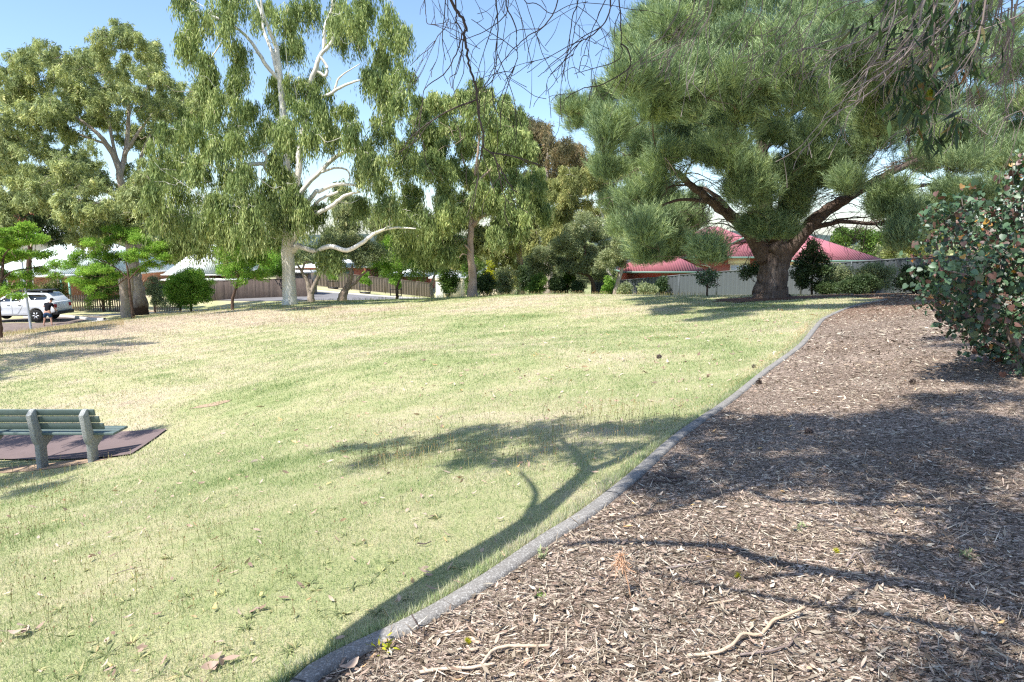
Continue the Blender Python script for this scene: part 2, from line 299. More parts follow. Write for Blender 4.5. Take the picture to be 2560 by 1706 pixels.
MAT = dict(
    lawn=m_lawn(), blade=m_blade(), mulch=m_mulch(), kerb=m_concrete('kerb_concrete', (.14, .132, .12), (.31, .29, .265)),
    conc=m_concrete('pale_concrete', (.40, .39, .38), (.52, .50, .48), .1), benchconc=m_concrete('bench_concrete', (.27, .28, .27), (.38, .39, .37), .45),
    asphalt=m_asphalt(), pad=plain('pad_paving', (.165, .125, .12), .95, .1, 0, .2, 5), lot=plain('parking_bay', (.18, .145, .13), .95, .1, 0, .35, 2.5),
    brick=m_brick('red_brick', (.42, .10, .055), (.33, .075, .045), (.42, .36, .30)), brick2=m_brick('brown_brick', (.42, .19, .09), (.35, .13, .07), (.42, .36, .30)),
    redroof=m_corr('red_roof', (.41, .145, .165)), whiteroof=m_corr('white_roof', (.78, .82, .80)), greenroof=m_corr('pale_roof', (.70, .78, .73)),
    cream=plain('cream_paint', (.72, .62, .46), .6), gutter=plain('green_gutter', (.16, .26, .22), .5), white=plain('white_paint', (.8, .79, .77), .5),
    glass=plain('window_glass', (.22, .26, .30), .08, .8, 0, .1), curtain=plain('window_blind', (.55, .58, .6), .6), tealglass=plain('dark_window', (.03, .07, .08), .1, .6),
    darkwood=plain('brown_wood', (.16, .085, .05), .8), greyfence=plain('grey_steel', (.10, .113, .122), .5, .3, 0, .05), greydark=plain('grey_steel_cap', (.13, .14, .15), .5),
    tanfence=plain('tan_steel', (.235, .19, .155), .55, .3, 0, .06), tancap=plain('tan_cap', (.17, .14, .115), .55), paling=plain('weathered_paling', (.34, .26, .20), .9, .1, 0, .3, 4),
    brush=barkmat('brush_sticks', (.075, .058, .05), (.18, .145, .125), (.11, .085, .075), 30, 3, .05), galv=plain('galvanised_steel', (.38, .40, .44), .45, .5, .6),
    slat=plain('green_slat', (.115, .155, .145), .55, .4, 0, .25, 14), black=plain('black_plastic', (.02, .02, .022), .5), tyre=plain('tyre_rubber', (.02, .02, .02), .85, .2),
    carwhite=plain('car_paint', (.74, .76, .79), .18, .6, 0, .02), carglass=plain('car_glass', (.012, .015, .02), .06, .8), taillight=plain('red_lens', (.35, .01, .015), .2, .6),
    rim=plain('alloy_rim', (.35, .36, .38), .35, .6, .7), skin=plain('skin', (.52, .29, .21), .6), shirt=plain('dark_shirt', (.014, .014, .018), .9, .1), denim=plain('denim', (.03, .06, .12), .9, .1, 0, .3, 25),
    hair=plain('cap_cloth', (.03, .025, .028), .9),
    gumwhite=barkmat('white_gum_bark', (.66, .61, .53), (.80, .77, .70), (.50, .47, .41), 5, 1.0, .012, 1.6, .55, .72),
    gumgrey=barkmat('grey_gum_bark', (.26, .20, .16), (.52, .45, .39), (.36, .29, .23), 9, 1.4, .04), gumdark=barkmat('dark_gum_bark', (.04, .027, .02), (.24, .16, .12), (.09, .055, .04), 9, 1.4, .06),
    gumburnt=burntbark(), gumpink=barkmat('pink_gum_bark', (.40, .28, .21), (.56, .42, .34), (.33, .25, .20), 9, 1.2, .02), pinebark=barkmat('pine_bark', (.055, .04, .034), (.24, .19, .165), (.14, .095, .07), 11, 2.2, .09),
    darkbark=barkmat('dark_twig_bark', (.05, .036, .032), (.12, .095, .085), (.08, .06, .055), 25, 8, .006), greybark=barkmat('grey_twig_bark', (.20, .16, .145), (.34, .29, .26), (.2, .15, .13), 30, 8, .004), palestick=barkmat('pale_stick', (.42, .32, .23), (.60, .50, .40), (.5, .37, .25), 40, 20, .004),
    gumA=leafmat('gum_leaf', [(0, (.055, .075, .042)), (.4, (.135, .16, .085)), (.75, (.26, .28, .14)), (.93, (.40, .38, .21)), (1, (.40, .30, .18))], gain=1.5),
    gumB=leafmat('gum_leaf_warm', [(0, (.05, .07, .038)), (.35, (.14, .17, .083)), (.7, (.29, .32, .16)), (.92, (.48, .46, .25)), (1, (.44, .32, .19))], gain=1.75),
    gumC=leafmat('gum_leaf_fresh', [(0, (.035, .058, .024)), (.35, (.105, .145, .056)), (.68, (.25, .30, .125)), (.9, (.44, .46, .23)), (1, (.40, .32, .22))], gain=1.55),
    rust=leafmat('rusty_leaf', [(0, (.09, .085, .055)), (.5, (.17, .155, .095)), (.85, (.28, .21, .13)), (1, (.34, .23, .14))], gain=1.35),
    ygreen=leafmat('yellow_gum_leaf', [(0, (.10, .12, .055)), (.5, (.23, .25, .105)), (.85, (.36, .35, .15)), (1, (.42, .32, .16))], gain=1.35),
    greyleaf=leafmat('grey_leaf', [(0, (.10, .12, .075)), (.5, (.20, .235, .14)), (.85, (.32, .345, .20)), (1, (.36, .28, .18))], gain=1.4),
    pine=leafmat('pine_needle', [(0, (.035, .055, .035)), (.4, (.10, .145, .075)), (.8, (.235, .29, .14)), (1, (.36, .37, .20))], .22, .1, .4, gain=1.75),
    locust=leafmat('locust_leaf', [(0, (.06, .12, .022)), (.5, (.14, .245, .045)), (.93, (.26, .37, .08)), (1, (.28, .16, .07))], gain=1.65, trans=.38),
    bright=leafmat('bright_leaf', [(0, (.055, .12, .022)), (.5, (.13, .235, .045)), (1, (.29, .38, .10))], gain=1.65, trans=.38),
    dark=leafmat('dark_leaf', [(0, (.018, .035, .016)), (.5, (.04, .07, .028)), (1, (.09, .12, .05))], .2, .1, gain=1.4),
    mid=leafmat('mid_leaf', [(0, (.035, .07, .02)), (.5, (.08, .14, .035)), (1, (.16, .22, .06))], gain=1.5),
    yellow=leafmat('yellow_leaf', [(0, (.22, .28, .03)), (.5, (.4, .42, .04)), (1, (.55, .5, .05))]),
    rose=leafmat('rose_leaf', [(0, (.06, .11, .03)), (.6, (.16, .22, .07)), (.85, (.3, .3, .14)), (.9, (.75, .6, .52)), (1, (.85, .72, .66))]),
    roundleaf=leafmat('round_leaf', [(0, (.025, .05, .025)), (.4, (.055, .12, .055)), (.74, (.13, .22, .11)), (.8, (.12, .055, .045)), (.94, (.19, .09, .07)), (.97, (.22, .11, .09)), (.985, (.48, .28, .04)), (1, (.45, .18, .03))], .25, .05, .3),
    overleaf=leafmat('overhang_leaf', [(0, (.018, .034, .018)), (.5, (.045, .08, .036)), (.9, (.10, .17, .05)), (1, (.22, .10, .04))], .35, .12, .3),
    litter=leafmat('fallen_leaf', [(0, (.14, .095, .08)), (.3, (.30, .20, .155)), (.6, (.47, .335, .27)), (.85, (.60, .48, .40)), (.95, (.55, .33, .18)), (1, (.68, .46, .18))], .1, .05, .5, (1, .9, .8)),
    chip=leafmat('wood_chip', [(0, (.045, .032, .022)), (.22, (.12, .09, .066)), (.45, (.26, .205, .16)), (.7, (.46, .39, .32)), (.95, (.72, .64, .55)), (1, (.60, .37, .23))], .04, .05, .5, (1, .9, .8)),
    seed=leafmat('seed_stalk', [(0, (.20, .25, .09)), (.5, (.42, .38, .20)), (.8, (.35, .22, .13)), (1, (.22, .13, .09))], .2, .02),
    straw=leafmat('straw', [(0, (.40, .29, .17)), (1, (.66, .54, .36))], .2, .02),
)
# ------------------------------------------------------------------ SETTING: ground sheets
def axis(lo, hi, dlo, dhi, fine, grow=1.09):
    a = list(np.arange(dlo, dhi + fine / 2, fine)); s = fine; x = a[-1]
    while x < hi: s *= grow; x += s; a.append(x)
    s = fine; x = a[0]; pre = []
    while x > lo: s *= grow; x -= s; pre.append(x)
    return np.array(pre[::-1] + a)
def sheet(name, xs, ys, off, mat, kind='structure', keep=None):
    X, Y = np.meshgrid(xs, ys, indexing='ij'); Z = H(X, Y) + off
    V = np.stack([X, Y, Z], -1).reshape(-1, 3); a, b = X.shape
    i, j = np.meshgrid(np.arange(a - 1), np.arange(b - 1), indexing='ij'); q = (i * b + j).ravel()
    Q = np.stack([q, q + b, q + b + 1, q + 1], 1)
    if keep is not None: Q = Q[keep(V[Q].mean(1))]
    o = mesh_np(name, V, Q.ravel(), np.arange(len(Q)) * 4, np.full(len(Q), 4), mat, smooth=True); o['kind'] = kind; return o
sheet('lawn', axis(-3500, 3500, -26, 26, .3), axis(-400, 5000, -4, 60, .3), 0, MAT['lawn'])
kpx = [(700,1760),(780,1690),(870,1640),(1060,1550),(1228,1449),(1370,1350),(1458,1295),(1540,1232),(1607,1175),(1680,1108),(1741,1061),(1828,1001),(1915,930),(2002,865),(2038,822),(2067,794),(2132,767),(2215,750)]
KP = np.array([G(*p) for p in kpx]); d0 = KP[0] - KP[2]
pre = np.array([KP[0] + d0 / np.linalg.norm(d0) * s for s in (6, 3, 1)])
KP = np.vstack([pre, KP]); KP = smooth_path(KP, 6)
o_ = np.argsort(KP[:, 1]); KX = lambda y: np.interp(y, KP[o_, 1], KP[o_, 0], right=KP[o_[-1], 0])
kd = np.r_[0, np.cumsum(np.linalg.norm(np.diff(KP[:, :2], axis=0), axis=1))]
def ribbon(name, pts, prof, mat, off=0, step=.25, drape=True, gap=None, kind='structure', end=True):
    """sweeps a profile of (lateral, height) pairs along a ground path"""
    pts = np.asarray(pts)[:, :2]; s = np.r_[0, np.cumsum(np.linalg.norm(np.diff(pts, axis=0), axis=1))]
    u = np.arange(0, s[-1], step); u = np.r_[u, s[-1]]
    x = np.interp(u, s, pts[:, 0]); y = np.interp(u, s, pts[:, 1])
    t = np.stack([np.gradient(x), np.gradient(y)], 1); t /= np.linalg.norm(t, axis=1)[:, None]; nn = np.stack([t[:, 1], -t[:, 0]], 1)
    k = len(prof); V = []
    for a, z in prof:
        px_, py_ = x + nn[:, 0] * a, y + nn[:, 1] * a
        V.append(np.stack([px_, py_, H(px_, py_) + z + off], 1))
    V = np.stack(V, 1).reshape(-1, 3); Q = []
    for i in range(len(u) - 1):
        if gap and gap(u[i], u[i + 1]): continue
        for j in range(k - 1): Q.append((i * k + j, i * k + j + 1, (i + 1) * k + j + 1, (i + 1) * k + j))
    Q = np.array(Q); o = mesh_np(name, V, Q.ravel(), np.arange(len(Q)) * 4, np.full(len(Q), 4), mat, smooth=False); o['kind'] = kind; return o
# mulch bed: lateral strips from the kerb out to the fence
lat = np.r_[0, .15, .35, .6, 1, 1.5, 2, 3, 4, 5.5, 7, 9, 12, 15, 18, 24]
us = np.arange(0, kd[-1], .2); kx = np.interp(us, kd, KP[:, 0]); ky = np.interp(us, kd, KP[:, 1])
ky2 = np.linspace(KP[0, 1], 29, 150); kx2 = KX(ky2)
V = []; 
for i in range(len(ky2)):
    for l in lat: V.append((kx2[i] + l + .06, ky2[i], 0))
V = np.array(V); V[:, 2] = H(V[:, 0], V[:, 1]) + .006; k = len(lat)
Q = np.array([(i * k + j, i * k + j + 1, (i + 1) * k + j + 1, (i + 1) * k + j) for i in range(len(ky2) - 1) for j in range(k - 1)])
mb_ = mesh_np('mulch_bed', V, Q.ravel(), np.arange(len(Q)) * 4, np.full(len(Q), 4), MAT['mulch'], smooth=True); mb_['kind'] = 'structure'
rk = np.random.RandomState(3)
ribbon('concrete_kerb', KP, [(-.055, -.05), (-.053, .020), (-.040, .029), (.030, .031), (.046, .022), (.054, .002), (.058, -.06)], MAT['kerb'], 0, .1,
       gap=lambda a, b: False)
# kerb joints as thin dark seams
mbj = MB()
for d in np.arange(1.3, kd[-1], 2.4):
    x, y = np.interp(d, kd, KP[:, 0]), np.interp(d, kd, KP[:, 1]); x2, y2 = np.interp(d + .1, kd, KP[:, 0]), np.interp(d + .1, kd, KP[:, 1])
    t = np.array([x2 - x, y2 - y]); t /= np.linalg.norm(t); nn = np.array([t[1], -t[0]]); z = h1(x, y)
    pr = [(-.055, .02), (-.041, .032), (.031, .034), (.048, .024), (.059, -.01)]
    V = [(x + nn[0] * a + t[0] * e, y + nn[1] * a + t[1] * e, z + b) for e in (-.004, .004) for a, b in pr]
    mbj.add(V, [(i, i + 1, 6 + i, 5 + i) for i in range(4)])
oj = mbj.build('kerb_joints', MAT['black']); oj['kind'] = 'structure'
# street, verge path, parking bay, bench pad, pine mulch ring
ribbon('road', [on(600, 66), on(760, 64.5), on(900, 63), on(1100, 61), on(1500, 56)][0:4], [(-5.5, .02), (-2, .03), (2, .03), (5.5, .02)], MAT['asphalt'], .01, .8)
ribbon('road_kerb', [on(560, 72.6), on(760, 71.3), on(900, 69.6), on(1100, 67.6)], [(-.12, .0), (-.12, .14), (.12, .12), (.12, 0)], MAT['conc'], .0, .8)
ribbon('footpath', [on(225, 47.5), on(330, 51.5), on(420, 52.5), on(560, 52.3), on(700, 51.5)], [(-.6, 0), (.6, 0)], MAT['conc'], .02, .4)
ribbon('parking_path', [on(-40, 37.2), on(60, 38.2), on(150, 39.0), on(225, 40.6), on(262, 42.5)], [(-.5, 0), (.5, 0)], MAT['conc'], .03, .3)
ribbon('parking_bay', [on(-260, 43.2), on(-40, 43.2), on(120, 43.3), on(215, 43.5)], [(-3.0, 0), (-1, 0), (1, 0), (3.4, 0)], MAT['lot'], .018, .4)
ribbon('parking_kerb', [on(262, 42.2), on(205, 44.4), on(150, 47.0), on(60, 47.2)], [(-.08, 0), (-.08, .16), (.08, .16), (.08, 0)], MAT['conc'], 0, .3)
def poly_sheet(name, pts, off, mat, kind='structure', nu=14):
    """four ground corners, bilinear, draped"""
    p = np.array([q[:2] for q in pts]); u, v = np.meshgrid(np.linspace(0, 1, nu), np.linspace(0, 1, nu), indexing='ij')
    XY = ((1 - u) * (1 - v))[..., None] * p[0] + (u * (1 - v))[..., None] * p[1] + (u * v)[..., None] * p[2] + ((1 - u) * v)[..., None] * p[3]
    V = np.c_[XY.reshape(-1, 2), np.zeros(nu * nu)]; V[:, 2] = H(V[:, 0], V[:, 1]) + off
    i, j = np.meshgrid(np.arange(nu - 1), np.arange(nu - 1), indexing='ij'); q = (i * nu + j).ravel(); Q = np.stack([q, q + nu, q + nu + 1, q + 1], 1)
    o = mesh_np(name, V, Q.ravel(), np.arange(len(Q)) * 4, np.full(len(Q), 4), mat, smooth=True); o['kind'] = kind; return o
padc = [G(-250, 1140), G(326, 1140), G(419, 1075), G(20, 1083)]
poly_sheet('bench_pad', padc, .03, MAT['pad'])
bare = plain('bare_soil', (.36, .26, .18), .95, .05, 0, .3, 9)
def blobsheet(name, c, rx, ry, off, mat, seed=0, kind='structure'):
    rs = np.random.RandomState(seed); nth = 48; th = np.arange(nth) * 2 * math.pi / nth
    rr = 1 + .12 * np.sin(3 * th + seed) + .08 * np.sin(7 * th + 2 * seed) + .05 * rs.randn(nth); V = []
    rings = [0.02, .3, .6, .85, 1]
    for q in rings:
        x, y = c[0] + rx * rr * q * np.cos(th), c[1] + ry * rr * q * np.sin(th); V.append(np.stack([x, y, H(x, y) + off], 1))
    V = np.concatenate(V); Q = [(i * nth + j, i * nth + (j + 1) % nth, (i + 1) * nth + (j + 1) % nth, (i + 1) * nth + j) for i in range(4) for j in range(nth)]
    Q = np.array(Q); o = mesh_np(name, V, Q.ravel(), np.arange(len(Q)) * 4, np.full(len(Q), 4), mat, smooth=True); o['kind'] = kind; return o
PINE = on(1930, 26)
blobsheet('pine_mulch_ring', PINE + np.array([.1, -.4, 0]), 2.7, 1.3, .02, plain('needle_litter', (.20, .115, .085), .95, .05, 0, .3, 6), 2)
for i, (px, py, rx, ry) in enumerate([(530, 1012, .38, .16), (120, 1166, 1.25, .2), (330, 778, 1.6, .9), (790, 770, 1.5, .5)]):
    g = G(px, py); blobsheet('bare_patch', g, rx, ry, .008, bare, i + 5)
# distant hills
th = np.linspace(-1.1, 1.1, 120); V = []
for r, hs in ((700, 0), (1100, 5), (1700, 10), (2400, 0)):
    V.append(np.stack([r * np.sin(th), r * np.cos(th), -6 + (hs * (1 + .35 * np.sin(th * 9) + .2 * np.sin(th * 23))) * 1.9], 1))
V = np.concatenate(V); Q = np.array([(i * 120 + j, i * 120 + j + 1, (i + 1) * 120 + j + 1, (i + 1) * 120 + j) for i in range(3) for j in range(119)])
ho = mesh_np('hills', V, Q.ravel(), np.arange(len(Q)) * 4, np.full(len(Q), 4), plain('far_hills', (.055, .075, .065), .95, .05, 0, .3, .01), smooth=True); ho['kind'] = 'structure'
# ------------------------------------------------------------------ VEGETATION generators
def unit(v): return v / (np.linalg.norm(v, axis=-1, keepdims=True) + 1e-9)
def diamonds(name, c, d, n, L, Wd, rnd, mat, parent=None, loc=None, fold=.12):
    side = unit(np.cross(d, n)); L = np.broadcast_to(L, len(c))[:, None]; Wd = np.broadcast_to(Wd, len(c))[:, None]
    nn = np.cross(side, d)
    mid = c + d * L * .42; tip = c + d * L + nn * L * fold
    V = np.stack([c, mid + side * Wd / 2, tip, mid - side * Wd / 2], 1).reshape(-1, 3)
    k = len(c)
    return mesh_np(name, V, np.arange(4 * k), np.arange(k) * 4, np.full(k, 4), mat, parent, np.repeat(rnd, 4), False, loc)
def blobs_px(lst, Y, depth, rs, flat=.9):
    """rough crown lumps: image-sized lumps placed at their real distance with real depth"""
    out = []
    for b in lst:
        px, py, r = b[:3]; dy = b[3] if len(b) > 3 else rs.uniform(-1, 1) * depth
        c = W(px, py, Y + dy); rr = r * mpp(Y + dy)
        out.append((*c, rr, rr * flat))
    return np.array(out)
def breakup(BL, rs, k=3, s=.58, core=.68):
    out = [BL * np.array([1, 1, 1, core, core])]
    for _ in range(k):
        d = unit(rs.standard_normal((len(BL), 3))); q = BL.copy(); f = rs.uniform(.75, 1.2, (len(BL), 1)); q[:, :3] += d * BL[:, 3:4] * .72; q[:, 3:] *= s * f; out.append(q)
    return np.concatenate(out)
def subs(blobs, rsub, rs, dens=1.0, zmin=-.55):
    S = []; B = []
    for i, b in enumerate(blobs):
        n = max(3, int(dens * 4.2 * (b[3] / rsub) ** 2 * .55))
        d = unit(rs.standard_normal((n * 3, 3))); d = d[d[:, 2] > zmin][:n]
        u = rs.uniform(.35, 1.0, len(d)) ** .6
        S.append(b[:3] + d * u[:, None] * np.array([b[3], b[3], b[4]]) * .95); B += [i] * len(d)
    return np.concatenate(S), np.array(B)
def cloud_hang(S, N, rsub, hang, rs, L=(.13, .2), Wd=.028, spread=.35):
    """drooping eucalypt foliage: leaves along short hanging strands"""
    per = 9; ns = max(1, int(N / len(S) / per))
    st = np.repeat(S, ns, 0); st = st + unit(rs.standard_normal(st.shape)) * (rs.uniform(0, 1, (len(st), 1)) ** .5) * rsub * np.array([1, 1, .7])
    ln = hang * rs.uniform(.25, 1.1, len(st)); dr = rs.standard_normal((len(st), 2)) * .22
    hue = rs.uniform(0, 1, len(st)) * .5 + np.repeat(rs.uniform(0, 1, len(S)), ns) * .3
    s = (np.arange(per)[None] + rs.uniform(0, 1, (len(st), per))) / per * ln[:, None]
    c = np.stack([st[:, 0:1] + dr[:, 0:1] * s, st[:, 1:2] + dr[:, 1:2] * s, st[:, 2:3] - s], -1) + rs.standard_normal((len(st), per, 3)) * .045
    sd = np.repeat(rs.standard_normal((len(st), 3)) * spread * .8, per, 0); sn = np.repeat(unit(rs.standard_normal((len(st), 3)) * np.array([1, 1, .5])), per, 0)
    c = c.reshape(-1, 3); d = unit(np.array([0, 0, -1.]) + sd + rs.standard_normal(c.shape) * spread * .6)
    n = unit(sn + rs.standard_normal(c.shape) * .45)
    tip = (s / ln[:, None]).reshape(-1)
    r = np.clip(np.repeat(hue, per) + tip * .1 + rs.uniform(0, .16, len(c)), 0, 1)
    return c, d, n, rs.uniform(*L, len(c)), Wd * rs.uniform(.7, 1.3, len(c)), r
def cloud_ball(S, N, rsub, rs, L=(.08, .13), Wd=.05, up=.4, flat=.8, droop=0.):
    m = max(1, int(N / len(S))); q = unit(rs.standard_normal((len(S) * m, 3)))
    u = rs.uniform(0, 1, (len(q), 1)) ** .45
    c = np.repeat(S, m, 0) + q * u * rsub * np.array([1, 1, flat])
    d = unit(q * .6 + rs.standard_normal(c.shape) * .6 + np.array([0, 0, -droop])); n = unit(rs.standard_normal(c.shape) + np.array([0, 0, up * 2]))
    r = np.clip(np.repeat(rs.uniform(0, .35, len(S)), m) + rs.uniform(0, .65, len(c)), 0, 1)
    return c, d, n, rs.uniform(*L, len(c)), Wd * rs.uniform(.7, 1.3, len(c)), r
def cloud_pine(S, Bc, N, rsub, rs, per=13, L=(.11, .19), Wd=.011):
    m = max(1, int(N / per / len(S))); q = unit(rs.standard_normal((len(S) * m, 3)))
    base = np.repeat(S, m, 0); out = unit(base - np.repeat(Bc, m, 0) * 1.0)
    c0 = base + q * rs.uniform(.1, 1, (len(q), 1)) ** .5 * rsub * np.array([1, 1, .8])
    ax = unit(out * .5 + q * .35 + np.array([0, 0, .95]))
    sh = rs.uniform(.15, .65, len(c0))
    c = c0[:, None] + ax[:, None] * (rs.uniform(0, 1, (len(c0), per))[..., None] * sh[:, None, None])
    d = unit(ax[:, None] * 1.35 + unit(rs.standard_normal(c.shape)) * .95)
    hue = np.repeat(rs.uniform(0, .3, len(S)), m) + rs.uniform(0, .6, len(c0))
    r = np.clip(hue[:, None] + rs.uniform(-.05, .12, c.shape[:2]), 0, 1).reshape(-1)
    c = c.reshape(-1, 3); d = d.reshape(-1, 3); n = unit(rs.standard_normal(c.shape))
    return c, d, n, rs.uniform(*L, len(c)), Wd * rs.uniform(.8, 1.3, len(c)), r
def limb_to(mb, sk, skr, p, rs, r0, sag=.12, sides=6):
    """grow a limb from the nearest sensible point of the skeleton to p"""
    sk_ = np.array(sk); d = np.linalg.norm(sk_ - p, axis=1); pen = d + np.maximum(0, sk_[:, 2] - p[2] + .3) * 1.3
    i = int(np.argmin(pen)); a = sk_[i]; L = d[i]
    if L < .25: return
    m = a + (p - a) * .5 + np.array([rs.randn() * .1, rs.randn() * .1, -sag + rs.randn() * .05]) * L
    q = a + (p - a) * .25 + np.array([rs.randn() * .05, rs.randn() * .05, .03]) * L
    pts = smooth_path([a, q, m, p], 3); ra = min(skr[i] * .7, r0 * (.4 + .35 * L)); rad = np.linspace(ra, max(.012, ra * .3), len(pts))
    mb.tube(pts, rad, sides, cap=False, jit=.04, rs=rs)
    for a_, b_ in zip(pts[2:], rad[2:]): sk.append(a_); skr.append(b_)
def make_tree(name, label, base, paths, blobs, style, leaf, bark, N, rsub=.6, hang=.9, seed=1, group=None, twig=.5, r0=.05, dens=1.0,
              L=(.13, .2), Wd=.028, sides=10, cat='tree', flare=True, zmin=-.55, twigmat=None, crown='crown', sag=.12, spread=.35, jit=.05, brk=None, r_min=1.0, corek=.7, **kw):
    if brk is None: brk = style in ('hang', 'pine')
    rs = np.random.RandomState(seed); root = empty(name, base); tag(root, label, cat, group)
    mb = MB(); sk, skr = [], []
    for pts, rad in paths:
        P = smooth_path(pts, 5); rr = np.interp(np.linspace(0, 1, len(P)), np.linspace(0, 1, len(rad)), rad)
        P = P + rs.standard_normal(P.shape) * np.minimum(rr, .15)[:, None] * .10
        mb.tube(P, rr, sides, jit=jit, rs=rs); sk += list(P[1:]); skr += list(rr[1:])
    if len(blobs):
        nb0 = len(blobs)
        if style == 'hang': blobs = blobs.copy(); blobs[:, 2] += hang * .38
        if brk: blobs = breakup(blobs, rs, core=corek)
        od = np.argsort(np.linalg.norm(blobs[:, :3] - np.array(sk).mean(0), axis=1))
        for i in od:
            if i >= nb0 and blobs[i, 3] < .5 * r_min and rs.rand() < .5: continue
            limb_to(mb, sk, skr, blobs[i, :3], rs, r0, sag)
        S, B = subs(blobs, rsub, rs, dens, zmin)
        for s, b in zip(S, B):
            if rs.rand() < twig:
                c = blobs[b, :3]; m = (s + c) / 2 + rs.randn(3) * .12 * np.linalg.norm(s - c); mb.tube(smooth_path([c, m, s], 2), np.linspace(max(.012, r0 * .35), .008, 5), 3, cap=False)
    mb.build('trunk', bark, root, smooth=True, loc=base)
    if len(blobs):
        if style == 'hang': q = cloud_hang(S, N, rsub, hang, rs, L, Wd, spread)
        elif style == 'pine': q = cloud_pine(S, blobs[B, :3], N, rsub, rs, L=L, Wd=Wd, **kw)
        else: q = cloud_ball(S, N, rsub, rs, L, Wd, **kw)
        diamonds(crown, *q, leaf, root, base)
    return root
def PX(lst, Y):
    """limb drawn as (px, py, depth offset) -> world"""
    return [W(p[0], p[1], Y + (p[2] if len(p) > 2 else 0)) for p in lst]
def below(px, Y, dz=-.25): p = on(px, Y); return np.array([p[0], p[1], p[2] + dz])
M_ = MAT
# --- white trunked gum
Y = 40; mp = mpp(Y); b = below(725, Y)
paths = [([b, *PX([(724,740),(722,700),(720,640),(722,585),(722,520),(720,470,.3),(716,400,.6),(710,330,.8),(705,260,1),(700,190,1),(690,120,1),(672,70,.8),(655,20,.5),(650,-60,.4)], Y)], [.50,.40,.375,.36,.37,.38,.25,.22,.20,.19,.175,.15,.13,.10,.07,.05]),
         (PX([(735,600),(748,572,-.3),(760,545,-.6),(766,515,-.6),(790,480,-.9),(800,478,-1),(840,462,-1.2),(880,462,-1.3),(905,470,-1.4)], Y), [.2,.19,.15,.12,.11,.1,.07,.05]),
         (PX([(732,628),(745,615,-.6),(765,622,-1),(790,628,-1.4),(825,617,-1.8),(868,626,-2.1),(905,608,-2.2),(940,582,-2.3),(985,570,-2.6),(1040,572,-2.8)], Y), [.19,.16,.13,.135,.13,.12,.11,.09,.06,.03]),
         (PX([(790,535,-1),(830,515,-1.2),(862,490,-1.2),(900,480,-1.3)], Y), [.12,.11,.09,.05]),
         (PX([(765,540,-.5),(800,500,-.9),(845,480,-1.2)], Y), [.10,.09,.06]),
         (PX([(722,520),(760,470,.3),(800,430,.4),(830,400,.6),(868,378,.6),(905,372,.5),(935,358,.4)], Y), [.15,.13,.12,.12,.11,.09,.06]),
         (PX([(800,432,.4),(840,420,.2),(870,428,0),(875,455,0)], Y), [.08,.06,.05,.03]),
         (PX([(720,480),(700,450),(680,420),(655,410,-.4),(625,412,-.8),(600,418,-1),(580,430,-1.1)], Y), [.13,.11,.1,.11,.12,.12,.07]),
         (PX([(720,470),(690,440,-.4),(660,420,-.4),(668,395,-.5),(655,375,-.5),(645,368,-.5)], Y), [.09,.08,.08,.09,.09,.06]),
         (PX([(722,500),(745,440,.5),(750,360,.8),(765,300,1),(770,230,1),(790,170,1),(800,140,1),(830,105,1),(835,60,1)], Y), [.2,.19,.175,.16,.14,.13,.12,.09,.05]),
         (PX([(800,140,1),(818,170,1),(812,190,1),(790,175,1)], Y), [.08,.08,.09,.07]),
         (PX([(768,250,1),(815,240,.6),(850,220,.2),(885,205,0),(920,198,0)], Y), [.10,.09,.08,.06,.03]),
         (PX([(835,230,.4),(845,200,.3),(860,185,.2),(900,160,0)], Y), [.07,.05,.04,.02]),
         (PX([(700,200,1),(670,170,.8),(645,130,.6),(615,90,.4),(575,60,.2),(540,45,0),(520,35,0)], Y), [.12,.11,.10,.08,.07,.06,.03]),
         (PX([(692,180,1),(680,130,1.2),(660,80,1.4),(655,40,1.6),(640,0,1.6)], Y), [.11,.10,.08,.07,.05]),
         (PX([(810,130,1),(812,70,1),(830,20,1),(835,-40,1)], Y), [.10,.09,.07,.05]),
         (PX([(555,105,-.6),(535,135,-.6),(520,155,-.6),(505,165,-.6)], Y), [.04,.035,.03,.02])]
